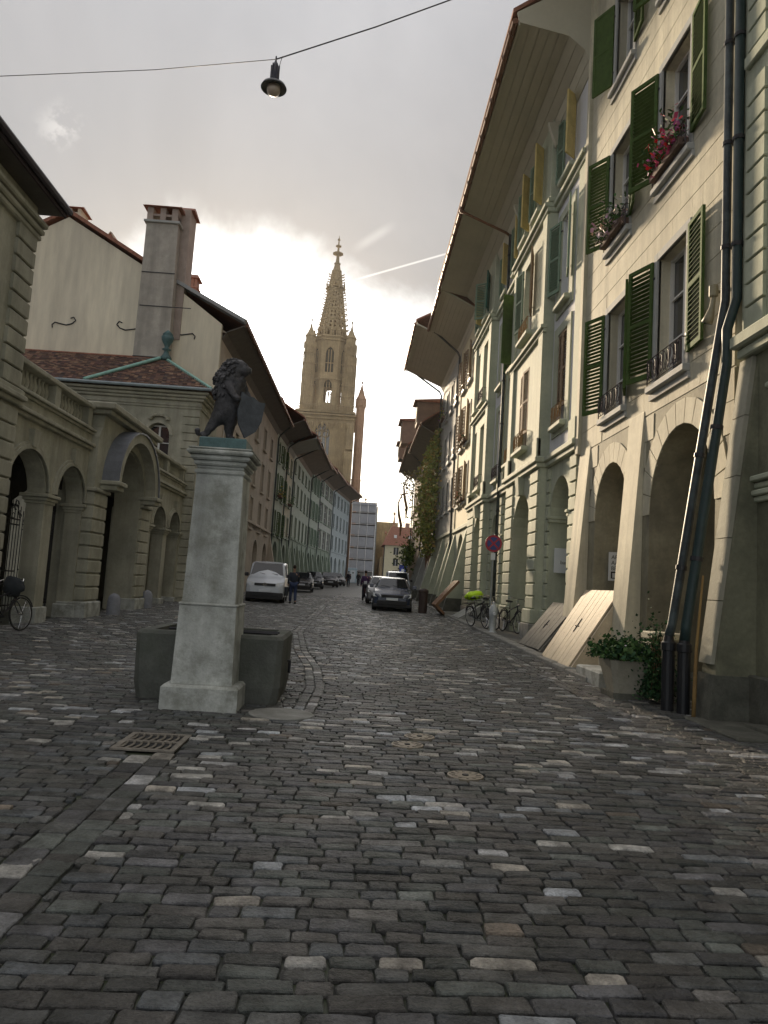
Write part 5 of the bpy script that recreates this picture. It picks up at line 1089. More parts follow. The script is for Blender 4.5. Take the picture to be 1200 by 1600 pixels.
for x, y, r_, l_ in ((.75, 7.61, .155, 'farthest of the three small round iron covers in the paving'), (.60, 7.22, .155, 'middle one of the three small round iron covers, sunlit rim'), (1.01, 6.22, .15, 'nearest of the three small round iron covers, dark centre')):
    t = thing('manhole_cover', l_, 'manhole cover', (x, y, gz(y)-.004), 0, 'round covers in the cobbles'); m_ = mat('pale_iron', (.30, .26, .20), rough=.5, var=.2, scale=15, metal=.3)
    MB().lathe([(r_, -.03), (r_, .004), (r_-.012, .006), (r_-.02, .003), (r_*.6, .003), (r_*.58, .006), (r_*.5, .006), (r_*.48, .003), (r_*.2, .003), (.01, .003)], n=24).build('cover_ring', m_, t)
    for k in range(12): a = k*PI/6; MB().hexa([(r_*.62*math.cos(a)-.008, r_*.62*math.sin(a)-.008, .002), (r_*.62*math.cos(a)+.008, r_*.62*math.sin(a)-.008, .002), (r_*.85*math.cos(a)+.01, r_*.85*math.sin(a)+.01, .002), (r_*.85*math.cos(a)-.01, r_*.85*math.sin(a)+.01, .002)]+[(r_*.62*math.cos(a)-.008, r_*.62*math.sin(a)-.008, .008), (r_*.62*math.cos(a)+.008, r_*.62*math.sin(a)-.008, .008), (r_*.85*math.cos(a)+.01, r_*.85*math.sin(a)+.01, .008), (r_*.85*math.cos(a)-.01, r_*.85*math.sin(a)+.01, .008)]).build('stud', rust, t)
    MB().lathe([(.028, -.01), (.028, .0095), (.01, .0095)], n=10).build('lift_hole', black, t)
# round slab and kerb by the trough
o = MB().lathe([(.36, -.03), (.36, .005), (.34, .010), (.05, .012)], (-.72, 8.35, gz(8.35)), 28).build('round_slab', granite, None); tag(o, 'round worn stone slab in the paving at the right front foot of the trough', 'stone slab')
kb = thing('kerb', 'broken line of kerb stones along the foot of the right row', 'kerb', (0, 0, 0))
y = 12.6
while y < 46:
    ln = rg.uniform(.8, 1.3); z = gz(y); MB().cbox(4.02, 4.28, y, y+ln-.02, z-.1, z+.085, .02).build('kerb_stone', granite, kb); y += ln
pm = MB(); pm.hexa([(4.29, 12.6, gz(12.6)-.1), (5.2, 12.6, gz(12.6)-.1), (5.2, 74, gz(74)-.1), (4.29, 74, gz(74)-.1), (4.29, 12.6, gz(12.6)+.07), (5.2, 12.6, gz(12.6)+.07), (5.2, 74, gz(74)+.07), (4.29, 74, gz(74)+.07)])
struct(pm.build('pavement', mat('pavement_slabs', (.11, .11, .10), var=.2, scale=3, stain=.4, stainc=(.1, .1, .08))))
o = MB().cbox(4.35, 5.6, 8.2, 9.55, gz(9)-.1, gz(9)+.03, .02).build('stone_slab', darkst, None); tag(o, 'flat stone slab in front of the nearest dark buttress base, right edge', 'stone slab')
# =========================================================== FOUNTAIN
ft = thing('fountain_pillar', 'pale weathered square stone fountain pillar with moulded cap, standing in front of the trough', 'fountain pillar', (-1.62, 8.66, .12))
def blk(name, hx, hy, z0, z1, b=.012, m=concrete): return MB().cbox(-hx, hx, -hy, hy, z0, z1, b).build(name, m, ft)
blk('base_stone', .42, .42, -.1, .27, .03); 
MB().hexa([(-.335, -.335, .272), (.335, -.335, .272), (.335, .335, .272), (-.335, .335, .272), (-.315, -.315, 1.13), (.315, -.315, 1.13), (.315, .315, 1.13), (-.315, .315, 1.13)]).build('plinth', concrete, ft)
blk('plinth_ledge', .325, .325, 1.132, 1.165)
MB().hexa([(-.295, -.295, 1.166), (.295, -.295, 1.166), (.295, .295, 1.166), (-.295, .295, 1.166), (-.265, -.265, 2.62), (.265, -.265, 2.62), (.265, .265, 2.62), (-.265, .265, 2.62)]).build('shaft', concrete, ft)
for z0_, z1_, h in ((2.622, 2.68, .285), (2.682, 2.72, .275), (2.722, 2.78, .30), (2.782, 2.84, .335), (2.842, 2.895, .375), (2.897, 2.925, .36)): blk('cap_moulding', h, h, z0_, z1_, .018)
blk('statue_base', .27, .25, 2.927, 3.06, .015, copperd)
tr = thing('stone_trough', 'dark mossy rectangular stone water trough behind the fountain pillar', 'trough', (-1.66, 9.42, .12))
X0, X1, Y0, Y1 = -.86, .86, -.62, .78; T = .17; H = .80
q = MB()
def ring(x0, x1, y0, y1, z, c): return [(x0+c, y0, z), (x1-c, y0, z), (x1, y0+c, z), (x1, y1-c, z), (x1-c, y1, z), (x0+c, y1, z), (x0, y1-c, z), (x0, y0+c, z)]
R_ = [ring(X0+.05, X1-.05, Y0+.05, Y1-.05, -.05, .08), ring(X0+.01, X1-.01, Y0+.01, Y1-.01, .2, .07), ring(X0, X1, Y0, Y1, H-.04, .06), ring(X0+.03, X1-.03, Y0+.03, Y1-.03, H, .06), ring(X0+T, X1-T, Y0+T, Y1-T, H, .02), ring(X0+T+.01, X1-T-.01, Y0+T+.01, Y1-T-.01, .25, .02)]
vs = [p for r_ in R_ for p in r_]; fs = [(k*8+i, k*8+(i+1) % 8, (k+1)*8+(i+1) % 8, (k+1)*8+i) for k in range(5) for i in range(8)]+[tuple(40+i for i in range(8)), tuple(range(7, -1, -1))]
q.add(vs, fs); q.build('basin', trough_m, tr)
MB().box(X0+T+.011, X1-T-.011, Y0+T+.011, Y1-T-.011, .6, .66).build('water', mat('trough_water', (.02, .03, .025), rough=.05, spec=.8, bump=.05, bscale=6), tr)
for k in range(2): MB().tube([(X0+.3+k*.1, Y0+.35+k*.22, H+.01), (X1-.1, Y0+.35+k*.22, H+.01)], .014, 5).build('iron_bar', iron, tr)
MB().tube([(X1, .2, .45), (X1+.03, .2, .45), (X1+.03, .2, .3)], .02, 6).build('iron_hook', iron, tr)
# lion
def skin(name, pts, edges, rad, m, par, sub=2, root=0, disp=0., dscale=.08):
    me = bpy.data.meshes.new(name); me.from_pydata(pts, edges, []); me.materials.append(m); o = bpy.data.objects.new(name, me); C.objects.link(o); o.parent = par
    sk = o.modifiers.new('skin', 'SKIN'); sk.use_smooth_shade = True
    for i, r_ in enumerate(rad): v = me.skin_vertices[0].data[i]; v.radius = (r_, r_) if not isinstance(r_, tuple) else r_; v.use_root = (i == root)
    ss = o.modifiers.new('sub', 'SUBSURF'); ss.levels = sub; ss.render_levels = sub
    if disp:
        tx = bpy.data.textures.new(name+'_tex', 'CLOUDS'); tx.noise_scale = dscale; d = o.modifiers.new('disp', 'DISPLACE'); d.texture = tx; d.strength = disp; d.mid_level = .5
    return o
li = thing('lion_statue', 'dark bronze lion standing upright on the fountain pillar holding a shield', 'statue', (-1.64, 8.62, 3.18))
P_ = [(0, 0, .33), (.0, 0, .48), (.03, 0, .63), (.06, .0, .76), (.09, -.01, .86), (.17, -.02, .86), (.235, -.03, .83),   # pelvis..muzzle
      (-.10, -.03, .27), (-.17, -.02, .16), (-.22, -.03, .05), (-.27, -.06, .025),       # left hind leg and paw
      (.06, .03, .24), (.03, .05, .12), (.05, .03, .03), (.10, -.04, .02),
      (.0, -.12, .66), (.08, -.17, .52), (.17, -.17, .46),                          # near arm to the shield
      (.12, .10, .68), (.20, .13, .58), (.27, .06, .52)]
E_ = [(0, 1), (1, 2), (2, 3), (3, 4), (4, 5), (5, 6), (0, 7), (7, 8), (8, 9), (9, 10), (0, 11), (11, 12), (12, 13), (13, 14), (2, 15), (15, 16), (16, 17), (2, 18), (18, 19), (19, 20)]
skin('body', P_, E_, [.14, .15, .17, .16, .12, .085, .05, .10, .055, .04, .035, .085, .055, .04, .035, .065, .05, .04, .06, .045, .035], bronze, li, disp=.035, dscale=.05)
mn_ = MB(); rgl = random.Random(21)
for (cx_, cz_, rx_, rz_, n_) in ((.035, .86, .125, .125, 70), (.0, .73, .165, .15, 110), (-.01, .60, .15, .13, 70)):
    mn_.lathe([(rx_*.15, -rz_*.95), (rx_*.7, -rz_*.7), (rx_*.98, -rz_*.2), (rx_*.98, rz_*.2), (rx_*.75, rz_*.65), (rx_*.2, rz_*.95)], (cx_, 0, cz_), 12)
    for k in range(n_):
        a, b_ = rgl.uniform(0, 2*PI), rgl.uniform(-1, 1); d = Vector((math.cos(a)*math.sqrt(1-b_*b_), math.sin(a)*math.sqrt(1-b_*b_), b_))
        if d.x > .55 and cz_ > .8: continue
        p = Vector((cx_, 0, cz_))+Vector((d.x*rx_, d.y*rx_, d.z*rz_))*.92; e = p+d*rgl.uniform(.025, .05)+Vector((-.01, 0, -rgl.uniform(.02, .06))); mn_.tube([p, (p+e)/2+d*.01, e], [.030, .024, .006], 5)
mn_.build('mane', bronze, li)
hd_ = MB(); hd_.lathe([(.03, -.10), (.085, -.06), (.10, .0), (.085, .06), (.03, .10)], (.10, -.01, .88), 12); hd_.tube([(.14, -.01, .87), (.21, -.015, .855), (.245, -.015, .85)], [.07, .052, .035], 8); hd_.tube([(.15, -.05, .92), (.2, -.045, .91)], .02, 5); hd_.tube([(.15, .03, .92), (.2, .02, .91)], .02, 5)
hd_.build('head', bronze, li, smooth=True)
skin('tail', [(-.06, .05, .28), (-.17, .08, .2), (-.25, .08, .1), (-.33, .05, .06), (-.34, .02, .14)], [(0, 1), (1, 2), (2, 3), (3, 4)], [.03, .025, .022, .03, .04], bronze, li)
sh = MB().plate([[(-.165, .26), (-.08, .235), (.0, .26), (.08, .235), (.165, .26), (.165, 0), (.12, -.15), (.0, -.29), (-.12, -.15), (-.165, 0)]], lambda u, v, w: (u, w, v), .02).build('shield', mat('shield_bronze', (.07, .08, .10), rough=.45, var=.3, scale=9, metal=.3), li)
sh.location = (.27, -.07, .29); sh.rotation_euler = (R(-10), R(14), R(38))
# bollards
for x, y, l_ in ((-6.83, 21.45, 'rounded granite bollard before the gate, the nearer left one'), (-6.94, 25.17, 'rounded granite bollard before the gate, the farther right one')):
    o = MB().lathe([(.19, -.1), (.19, .02), (.185, .35), (.165, .47), (.12, .55), (.05, .59), (.01, .60)], (x, y, gz(y)), 16).build('bollard', mat('bollard_granite', (.24, .25, .28), var=.15, scale=8), None, smooth=True); tag(o, l_, 'bollard', 'granite bollards before the gate arch')
# =========================================================== CELLAR HATCHES, PLANTER
def hatch(label, y0, y1, xb, zb_, xt, zt, m, n=8, open_=False, cheek=True):
    t = thing('cellar_hatch', label, 'cellar hatch', (0, 0, 0)); d = Vector((xt-xb, 0, zt-zb_)); nn = Vector((-d.z, 0, d.x)).normalized(); rgg = random.Random(int(y0*10))
    for i in range(n):
        a, b_ = y0+(y1-y0)*i/n, y0+(y1-y0)*(i+1)/n; g_ = .012 if i != n//2 else .02; o_ = nn*rgg.uniform(0, .004)
        p = [Vector((xb, a+g_, zb_))+o_, Vector((xb, b_-.003, zb_))+o_, Vector((xt, b_-.003, zt))+o_, Vector((xt, a+g_, zt))+o_]; MB().hexa(p+[v+nn*.035 for v in p]).build('board', m, t)
    if cheek:
        for yy in (y0-.09, y1+.02):
            MB().hexa([(xb-.02, yy, zb_-.25), (xt, yy, zb_-.25), (xt, yy+.07, zb_-.25), (xb-.02, yy+.07, zb_-.25), (xb-.02, yy, zb_-.01), (xt, yy, zt-.01), (xt, yy+.07, zt-.01), (xb-.02, yy+.07, zb_-.01)]).build('cheek', m, t)
    q = MB(); c = Vector(((xb+xt)/2, (y0+y1)/2, (zb_+zt)/2))+nn*.045; q.tube([c+Vector((0, -.12, 0)), c+Vector((0, .12, 0))], .012, 5); q.tube([c-d*.08, c+d*.1], .01, 5); q.build('latch', iron, t)
    return t
hatch('big pale wooden two leaf cellar hatch leaning on the cream house', 14.05, 16.15, 4.16, .24, 5.12, 1.76, wood)
hatch('dark weathered cellar hatch behind the big pale one', 16.9, 18.9, 4.3, .34, 5.15, 1.42, mat('grey_dark_boards', (.12, .12, .11), var=.3, scale=5), n=6)
hatch('low grey cellar hatch beyond the bicycles', 28.6, 30.8, 4.1, .5, 5.1, 1.1, mat('grey_boards', (.28, .29, .27), var=.2, scale=5), n=5)
t = thing('raised_hatch', 'brown wooden hatch leaf propped open in front of the slanted buttresses', 'cellar hatch', (0, 0, 0))
for i in range(4): a = 31.6+i*.42; MB().hexa([(3.55, a, .85), (3.55, a+.4, .85), (4.5, a+.4, 1.95), (4.5, a, 1.95), (3.48, a, .92), (3.48, a+.4, .92), (4.43, a+.4, 2.02), (4.43, a, 2.02)]).build('board', woodb, t)
MB().hexa([(3.95, 31.6, .45), (3.95, 33.2, .45), (4.05, 33.2, .45), (4.05, 31.6, .45), (3.50, 31.6, .86), (3.50, 33.2, .86), (3.60, 33.2, .92), (3.60, 31.6, .92)]).build('prop', woodb, t)
MB().box(3.9, 5.0, 31.5, 33.5, .4, .62).build('kerb_frame', granite, t)
def leaves(name, par, n, fn, cols, s0=.02, s1=.05, seed=1, m=None):
    r = random.Random(seed); q = MB(); cc = []
    for i in range(n):
        c = Vector(fn(r)); s = r.uniform(s0, s1); a = Vector((r.uniform(-1, 1), r.uniform(-1, 1), r.uniform(-1, 1))).normalized()*s; b_ = a.cross(Vector((r.uniform(-1, 1), r.uniform(-1, 1), r.uniform(-1, 1))).normalized()).normalized()*s*.7
        q.add([c-a, c-b_, c+a, c+b_], [(0, 1, 2, 3)]); k = r.uniform(.6, 1.4); h = r.choice(cols); cc.append(tuple(v*k for v in h))
    return q.build(name, m or leaf, par, col=cc)
pl = thing('stone_planter', 'tapered stone planter with bushy green plants beside the drainpipes', 'planter', (4.12, 11.1, .3))
MB().hexa([(-.24, -.24, -.22), (.30, -.24, -.22), (.30, .3, -.22), (-.24, .3, -.22), (-.24, -.24, -.06), (.30, -.24, -.06), (.30, .3, -.06), (-.24, .3, -.06)]).build('base_stone', darkst, pl)
q = MB(); cA = (.12,); o8 = lambda hx, hy, z, c=.07: [(-hx+c, -hy, z), (hx-c, -hy, z), (hx, -hy+c, z), (hx, hy-c, z), (hx-c, hy, z), (-hx+c, hy, z), (-hx, hy-c, z), (-hx, -hy+c, z)]
vs = o8(.20, .22, -.06)+o8(.31, .34, .42)+o8(.27, .30, .42, .06)+o8(.25, .28, .34, .06); q.add(vs, [(k*8+i, k*8+(i+1) % 8, k*8+8+(i+1) % 8, k*8+8+i) for k in range(3) for i in range(8)]+[tuple(24+i for i in range(8)), tuple(range(7, -1, -1))]); q.build('pot', mat('planter_stone', (.33, .31, .25), var=.15, scale=4, stain=.4, stainc=(.15, .15, .11)), pl)
GR = [(.05, .11, .03), (.035, .085, .03), (.08, .14, .05), (.03, .07, .035)]
leaves('foliage', pl, 3200, lambda r: (r.gauss(0, .20), r.gauss(0, .21), .44+abs(r.gauss(0, .11))), GR, .022, .05, 2)
leaves('blossoms', pl, 60, lambda r: (r.gauss(.05, .17), r.gauss(0, .18), .58+r.gauss(0, .05)), [(.5, .45, .5)], .012, .02, 3, mat('petals', (1, 1, 1), attr=True))
iv = thing('ivy', 'dark ivy tumbling down between the stone planter and the black pipes', 'ivy', (4.5, 10.75, .2))
leaves('foliage', iv, 3200, lambda r: ((lambda z: (r.gauss(-.02, .13)+.0*z, r.gauss(.1, .16), z))(abs(r.gauss(.3, .33)))), [(.03, .075, .025), (.025, .06, .03), (.05, .1, .04)], .015, .036, 4)
q = MB()
for k in range(7): q.tube([(-.1+.04*k, .1, .9), (-.08+.04*k, .02*k-.05, .5), (-.12+.05*k, .0, .0)], .007, 4)
q.build('stems', woodb, iv)
st_ = thing('stone_steps', 'low stone steps between the planter and the pale cellar hatch', 'steps', (0, 0, 0))
MB().cbox(4.05, 4.75, 12.0, 13.25, 0, .42, .03).build('step', concrete, st_); MB().cbox(4.40, 5.1, 12.0, 13.1, .422, .74, .03).build('step', mat('planter_stone', (.33, .31, .25)), st_)
pw = thing('stone_ledge', 'small cream stone ledge on a post behind the planter, left of the black pipes', 'ledge', (0, 0, 0))
MB().cbox(4.62, 5.1, 11.3, 11.75, 1.02, 1.14, .02).build('ledge_top', cream, pw); MB().cbox(4.63, 4.72, 11.35, 11.7, .2, 1.018, .01).build('post', cream, pw)
# signs
ns = thing('no_stopping_sign', 'round blue no stopping sign with red ring and red cross on a grey pole', 'traffic sign', (4.30, 23.2, gz(23.2)))
MB().tube([(0, 0, 0), (0, 0, 3.15)], .025, 8).build('pole', mat('galvanised', (.35, .38, .38), rough=.5, metal=.4), ns)
fy = lambda r_, y_, t_, m_, n_: MB().tube([(0, y_, 2.80), (0, y_-t_, 2.80)], r_, 28).build(n_, m_, ns)
redm = mat('sign_red', (.35, .02, .05), rough=.5, bump=0, var=.05); blum = mat('sign_blue', (.03, .05, .22), rough=.5, bump=0, var=.05)
fy(.27, -.03, .012, redm, 'sign_disc'); fy(.205, -.043, .006, blum, 'blue_field')
for a in (PI/4, -PI/4):
    d = Vector((math.cos(a), 0, math.sin(a))); p = Vector((-math.sin(a), 0, math.cos(a)))*.028; c = Vector((0, -.05, 2.80)); v = [c-d*.2-p, c+d*.2-p, c+d*.2+p, c-d*.2+p]; MB().hexa([x+Vector((0, -.003 if a > 0 else -.0055, 0)) for x in v]+[x+Vector((0, 0, 0)) for x in v]).build('red_cross_bar', redm, ns)
MB().cbox(-.07, .07, -.04, -.028, 2.28, 2.5, .003).build('supplementary_plate', white_pl, ns)
def text(par, s, loc, size, m, rx=PI/2, rz=0, al='LEFT', name='lettering'):
    cu = bpy.data.curves.new(name, 'FONT'); cu.body = s; cu.size = size; cu.extrude = .001; cu.align_x = al; cu.materials.append(m); o = bpy.data.objects.new(name, cu); C.objects.link(o); me = bpy.data.meshes.new_from_object(o); bpy.data.objects.remove(o); o = bpy.data.objects.new(name, me); C.objects.link(o); o.parent = par; o.location = loc; o.rotation_euler = (rx, 0, rz); return o
sg = thing('white_sign', 'square white sign with one line of dark script in the arch behind the slanted buttress', 'sign', (5.28, 19.55, 2.22))
MB().cbox(0, .62, -.02, .02, 0, .66, .008).build('sign_board', white_pl, sg); text(sg, 'bar jules', (.16, -.023, .24), .14, black); text(sg, 'b o u t i q u e', (.17, -.023, .40), .04, mat('grey_print', (.2, .22, .24))) if False else None
sg2 = thing('notice_poster', 'narrow white poster with bold black lines of text, half hidden behind the middle buttress', 'poster', (5.42, 16.0-.32, 2.0))
MB().cbox(0, .46, -.012, .012, 0, .62, .004).build('poster_sheet', white_pl, sg2)
for i, s in enumerate(('APÉRO', 'AARE', 'BERN')): text(sg2, s, (.05, -.014, .47-i*.12), .12, black)
q = MB(); q.box(.05, .35, -.015, -.013, .17, .2); q.box(.05, .08, -.015, -.013, .05, .17); q.box(.08, .35, -.015, -.013, .05, .07); q.build('printed_frame', black, sg2)
# hydrant
hy = thing('hydrant', 'pale grey street hydrant at the foot of the no stopping sign', 'hydrant', (4.27, 22.5, gz(22.5)))
hm = mat('hydrant_grey', (.42, .45, .47), rough=.5, var=.15, scale=9)
MB().lathe([(.16, 0), (.16, .05), (.10, .09), (.085, .12), (.085, .5), (.13, .56), (.14, .72), (.12, .80), (.07, .88), (.03, .92), (.01, .93)], n=14).build('body', hm, hy, smooth=True)
MB().tube([(0, -.1, .64), (0, -.19, .62), (0, -.20, .58)], .05, 10).build('outlet', hm, hy); MB().lathe([(.05, .93), (.045, .97), (.01, .98)], n=8).build('cap', hm, hy)
# =========================================================== BICYCLES
def bicycle(label, loc, rz, lean=0., basket=False, vest=False, frame=None, group='parked bicycles'):
    t = thing('bicycle', label, 'bicycle', loc, rz, group); t.rotation_euler = (lean, 0, rz); fm_ = frame or iron; r_ = .345
    for nm, x in (('wheel', -.53), ('wheel', .55)):
        q = MB(); n_ = 32; tw = .018
        vs = []; fs = []
        for i in range(n_):
            a = 2*PI*i/n_
            for k in range(6): b_ = 2*PI*k/6; rr = r_-tw+tw*math.cos(b_); vs.append((x+rr*math.cos(a), tw*math.sin(b_), r_+rr*math.sin(a)))
        for i in range(n_):
            for k in range(6): fs.append((i*6+k, i*6+(k+1) % 6, ((i+1) % n_)*6+(k+1) % 6, ((i+1) % n_)*6+k))
        q.add(vs, fs); w = q.build(nm, rubber, t, smooth=True)
        q = MB()
        for i in range(18): a = 2*PI*i/18; q.tube([(x+.02*math.cos(a+1), .02*(-1)**i, r_+.02*math.sin(a+1)), (x+(r_-.04)*math.cos(a), 0, r_+(r_-.04)*math.sin(a))], .0022, 3)
        q.tube([(x+(r_-.04)*math.cos(2*PI*i/24), 0, r_+(r_-.04)*math.sin(2*PI*i/24)) for i in range(25)], .009, 5); q.tube([(x, -.045, r_), (x, .045, r_)], .022, 8); q.build('spokes', chrome, w)
        q = MB(); q.tube([(x+(r_+.03)*math.cos(a), 0, r_+(r_+.03)*math.sin(a)) for a in [PI*.12+k*.2 for k in range(12)]], .014, 5); q.build('mudguard', fm_, t)
    q = MB(); bb = (-.05, 0, .30); st = (-.18, 0, .82); hd = (.36, 0, .88); hb = (.40, 0, .62)
    for a, b_, rr in ((bb, st, .016), (bb, hb, .020), ((-.15, 0, .68), (.37, 0, .82), .018), ((-.53, .05, r_), bb, .010), ((-.53, -.05, r_), bb, .010), ((-.53, .05, r_), (-.15, 0, .68), .009), ((-.53, -.05, r_), (-.15, 0, .68), .009), (hd, hb, .02)): q.tube([a, b_], rr, 7)
    q.build('frame', fm_, t); q = MB()
    for s in (-.05, .05): q.tube([hb, (.42, s, .55), (.55, s, r_)], .011, 6)
    q.build('fork', fm_, t)
    q = MB(); q.tube([hd, (.33, 0, 1.02)], .014, 6); q.tube([(.20, -.28, 1.0), (.30, -.22, 1.05), (.34, 0, 1.03), (.30, .22, 1.05), (.20, .28, 1.0)], .012, 6); q.build('handlebar', chrome, t)
    MB().tube([(-.17, 0, .8), (-.2, 0, .93)], .013, 6).build('seat_post', chrome, t)
    MB().hexa([(-.34, -.08, .92), (-.06, -.02, .93), (-.06, .02, .93), (-.34, .08, .92), (-.34, -.09, .985), (-.05, -.02, .97), (-.05, .02, .97), (-.34, .09, .985)]).build('saddle', rubber, t)
    q = MB(); q.tube([(-.05, -.09, .30), (-.05, .09, .30)], .012, 6); q.tube([(-.05, .09, .3), (.08, .10, .2)], .010, 5); q.tube([(-.05, -.09, .3), (-.18, -.10, .4)], .010, 5); q.box(.04, .13, .09, .17, .185, .21); q.box(-.22, -.13, -.17, -.09, .39, .415); q.lathe([(.085, -.004), (.085, .004)], (0, 0, 0), 16) if False else None; q.build('pedals', iron, t)
    q = MB(); q.tube([(-.05+.09*math.cos(a), .06, .30+.09*math.sin(a)) for a in [k*PI/8 for k in range(17)]], .008, 4); q.tube([(-.53, .055, .37), (-.05, .06, .39)], .006, 4); q.tube([(-.53, .055, .32), (-.05, .06, .21)], .006, 4); q.build('chain', iron, t)
    q = MB(); q.box(-.75, -.30, -.06, .06, .735, .75); q.tube([(-.7, .06, .735), (-.53, .05, r_)], .007, 4); q.tube([(-.7, -.06, .735), (-.53, -.05, r_)], .007, 4); q.build('rack', iron, t)
    MB().tube([(.42, 0, .85), (.47, 0, .85)], .04, 10).build('headlight', chrome, t)
    if basket:
        q = MB()
        for z in (.78, .88, .98, 1.05): q.tube([(-.75, -.17, z), (-.35, -.17, z), (-.35, .17, z), (-.75, .17, z), (-.75, -.17, z)], .006, 4)
        for x in (-.75, -.65, -.55, -.45, -.35):
            for s in (-.17, .17): q.tube([(x, s, .76), (x, s, 1.05)], .005, 4)
        q.box(-.75, -.35, -.17, .17, .755, .765); q.build('basket', iron, t)
    return t
bicycle('dark bicycle under a bright yellow green cover, left of the hydrant', (4.10, 24.1, gz(24)+.08), R(-72), R(6), True)
def blob(name, par, m, c, rx, ry, rz_, n=10, seed=0, jit=.18):
    r = random.Random(seed); q = MB(); vs = []; fs = []
    for i in range(n+1):
        ph = PI*i/n
        for k in range(n+2): a = 2*PI*k/(n+2); j = 1+r.uniform(-jit, jit)*(0 if i in (0, n) else 1); vs.append((c[0]+rx*math.sin(ph)*math.cos(a)*j, c[1]+ry*math.sin(ph)*math.sin(a)*j, c[2]+rz_*math.cos(ph)*j))
    for i in range(n):
        for k in range(n+2): fs.append((i*(n+2)+k, i*(n+2)+(k+1) % (n+2), (i+1)*(n+2)+(k+1) % (n+2), (i+1)*(n+2)+k))
    q.add(vs, fs); return q.build(name, m, par, smooth=True)
hv = blob('cover', None, mat('hi_vis_yellow', (.50, .78, .02), rough=.6, var=.15, scale=9), (0, 0, 0), .30, .26, .15, seed=3); hv.location = (3.98, 24.55, gz(24)+1.10); hv.rotation_euler = (0, R(-12), 0); tag(hv, 'bright yellow green rain cover bundled on the bicycle basket', 'cover')
bicycle('second dark bicycle with wire basket, just right of the yellow cover', (4.45, 23.9, gz(24)+.08), R(-80), R(5), True)
bicycle('dark bicycle standing alone to the right of the hydrant', (4.80, 22.6, gz(22.6)+.08), R(-77), R(-5))
bicycle('dark bicycle cut off by the left edge of the photo, before the arcade', (-6.90, 14.95, gz(15.4)), R(76), R(-4), False)
o = blob('saddle_bag', None, mat('dark_bag', (.03, .035, .04)), (0, 0, 0), .22, .13, .20, seed=5); o.location = (-6.90, 15.25, 1.12); tag(o, 'dark pannier bag on the bicycle at the left edge', 'bag')
# =========================================================== LAMP OVER THE STREET
lw = thing('street_lamp', 'dark pendant street lamp with round shade hanging from a cable high over the street', 'street lamp', (-2.93, 18, 14.05))
MB().lathe([(.10, .34), (.11, .42), (.10, .75), (.06, .84), (.03, .90), (.02, .96)], n=12).build('lamp_housing', mat('lamp_metal', (.02, .02, .035), rough=.5), lw, smooth=True)
for k in range(6): a = k*PI/3; MB().box(.105*math.cos(a)-.012, .105*math.cos(a)+.012, .105*math.sin(a)-.012, .105*math.sin(a)+.012, .38, .80).build('cooling_fin', mat('lamp_metal', (.02, .02, .035)), lw)
MB().lathe([(.11, .33), (.2, .30), (.30, .24), (.335, .17), (.33, .15), (.28, .19), (.16, .23)], n=28).build('lamp_shade', mat('shade_metal', (.05, .055, .06), rough=.4), lw, smooth=True)
MB().lathe([(.165, .21), (.175, .10), (.15, .02), (.08, -.02), (.01, -.03)], n=20).build('lamp_glass', mat('frosted_glass', (.42, .36, .30), rough=.3), lw, smooth=True)
MB().tube([(.0, 0, .95), (.0, 0, 1.05)], .02, 6).build('hook', iron, lw); MB().tube([(.09, 0, .7), (.12, 0, .9), (.16, 0, 1.07)], .008, 4).build('cord', iron, lw)
def wire(pts, r_, l_): o = MB().tube(pts, r_, 5).build('cable', iron, None); tag(o, l_, 'cable')
wire([(-15, 18, 13.45), (-9.9, 18, 13.92), (-6.0, 18, 14.45), (-2.93, 18, 15.02)], .010, 'thin cable running from the street lamp to the left edge')
wire([(-2.93, 18, 15.02), (-.4, 17.8, 16.0), (2.05, 17.6, 17.05), (5.15, 17.3, 18.0)], .018, 'thicker cable rising from the street lamp to the right houses')
# =========================================================== VINE
vn = thing('climbing_vine', 'big yellow green climbing vine hanging from the narrow grey house, right row', 'vine', (4.6, 50.5, 4.0))
def vf(r):
    z = r.uniform(0, 8.2); s = math.sin(PI*min(1, z/8.2)**.8)+.15; bulge = 1+.5*noise.noise(Vector((0, z*.9, r.random()*1.5)))
    return (.55-abs(r.gauss(0, .42))*s*1.0*bulge-.2, r.gauss(0, 1.9)*(.5+.5*s), z+r.gauss(0, .2))
leaves('foliage', vn, 7000, vf, [(.17, .21, .05), (.26, .26, .06), (.12, .16, .05), (.28, .19, .07), (.20, .24, .08)], .06, .15, 6)
leaves('lower_foliage', vn, 900, lambda r: (-.1-abs(r.gauss(0, .5)), 9+r.gauss(0, 1.2), .2+r.gauss(0, .6)), [(.10, .13, .03), (.06, .09, .03)], .06, .15, 8)
q = MB()
for k in range(10): a = random.Random(k); q.tube([(.4, -1.5+.3*k, -3.6), (.2+.1*a.random(), -1.3+.3*k, 0), (.1*a.random(), -1.5+.35*k, 3), (.2, -1.2+.3*k+a.random(), 6)], .035, 5)
q.build('stems', woodb, vn)
hg = thing('hanging_tendrils', 'long bare vine tendrils dangling against the bright sky, right row', 'vine', (3.3, 54, 8.5))
for k, (dx, dz) in enumerate(((0, 0), (-.35, -1.3))):
    MB().tube([(.5, 0, 1.4+dz), (.1+dx, 0, 1.2+dz), (-.15+dx, .1, .5+dz), (-.05+dx, .1, -.3+dz), (.15+dx, 0, -1.1+dz), (.12+dx, 0, -1.9+dz)], [.03, .05, .06, .10, .11, .04], 5).build('tendril', woodb, hg)
leaves('foliage', hg, 260, lambda r: (r.gauss(.2, .35), r.gauss(0, .4), r.uniform(-.4, 1.6)), [(.14, .12, .05)], .05, .11, 9)
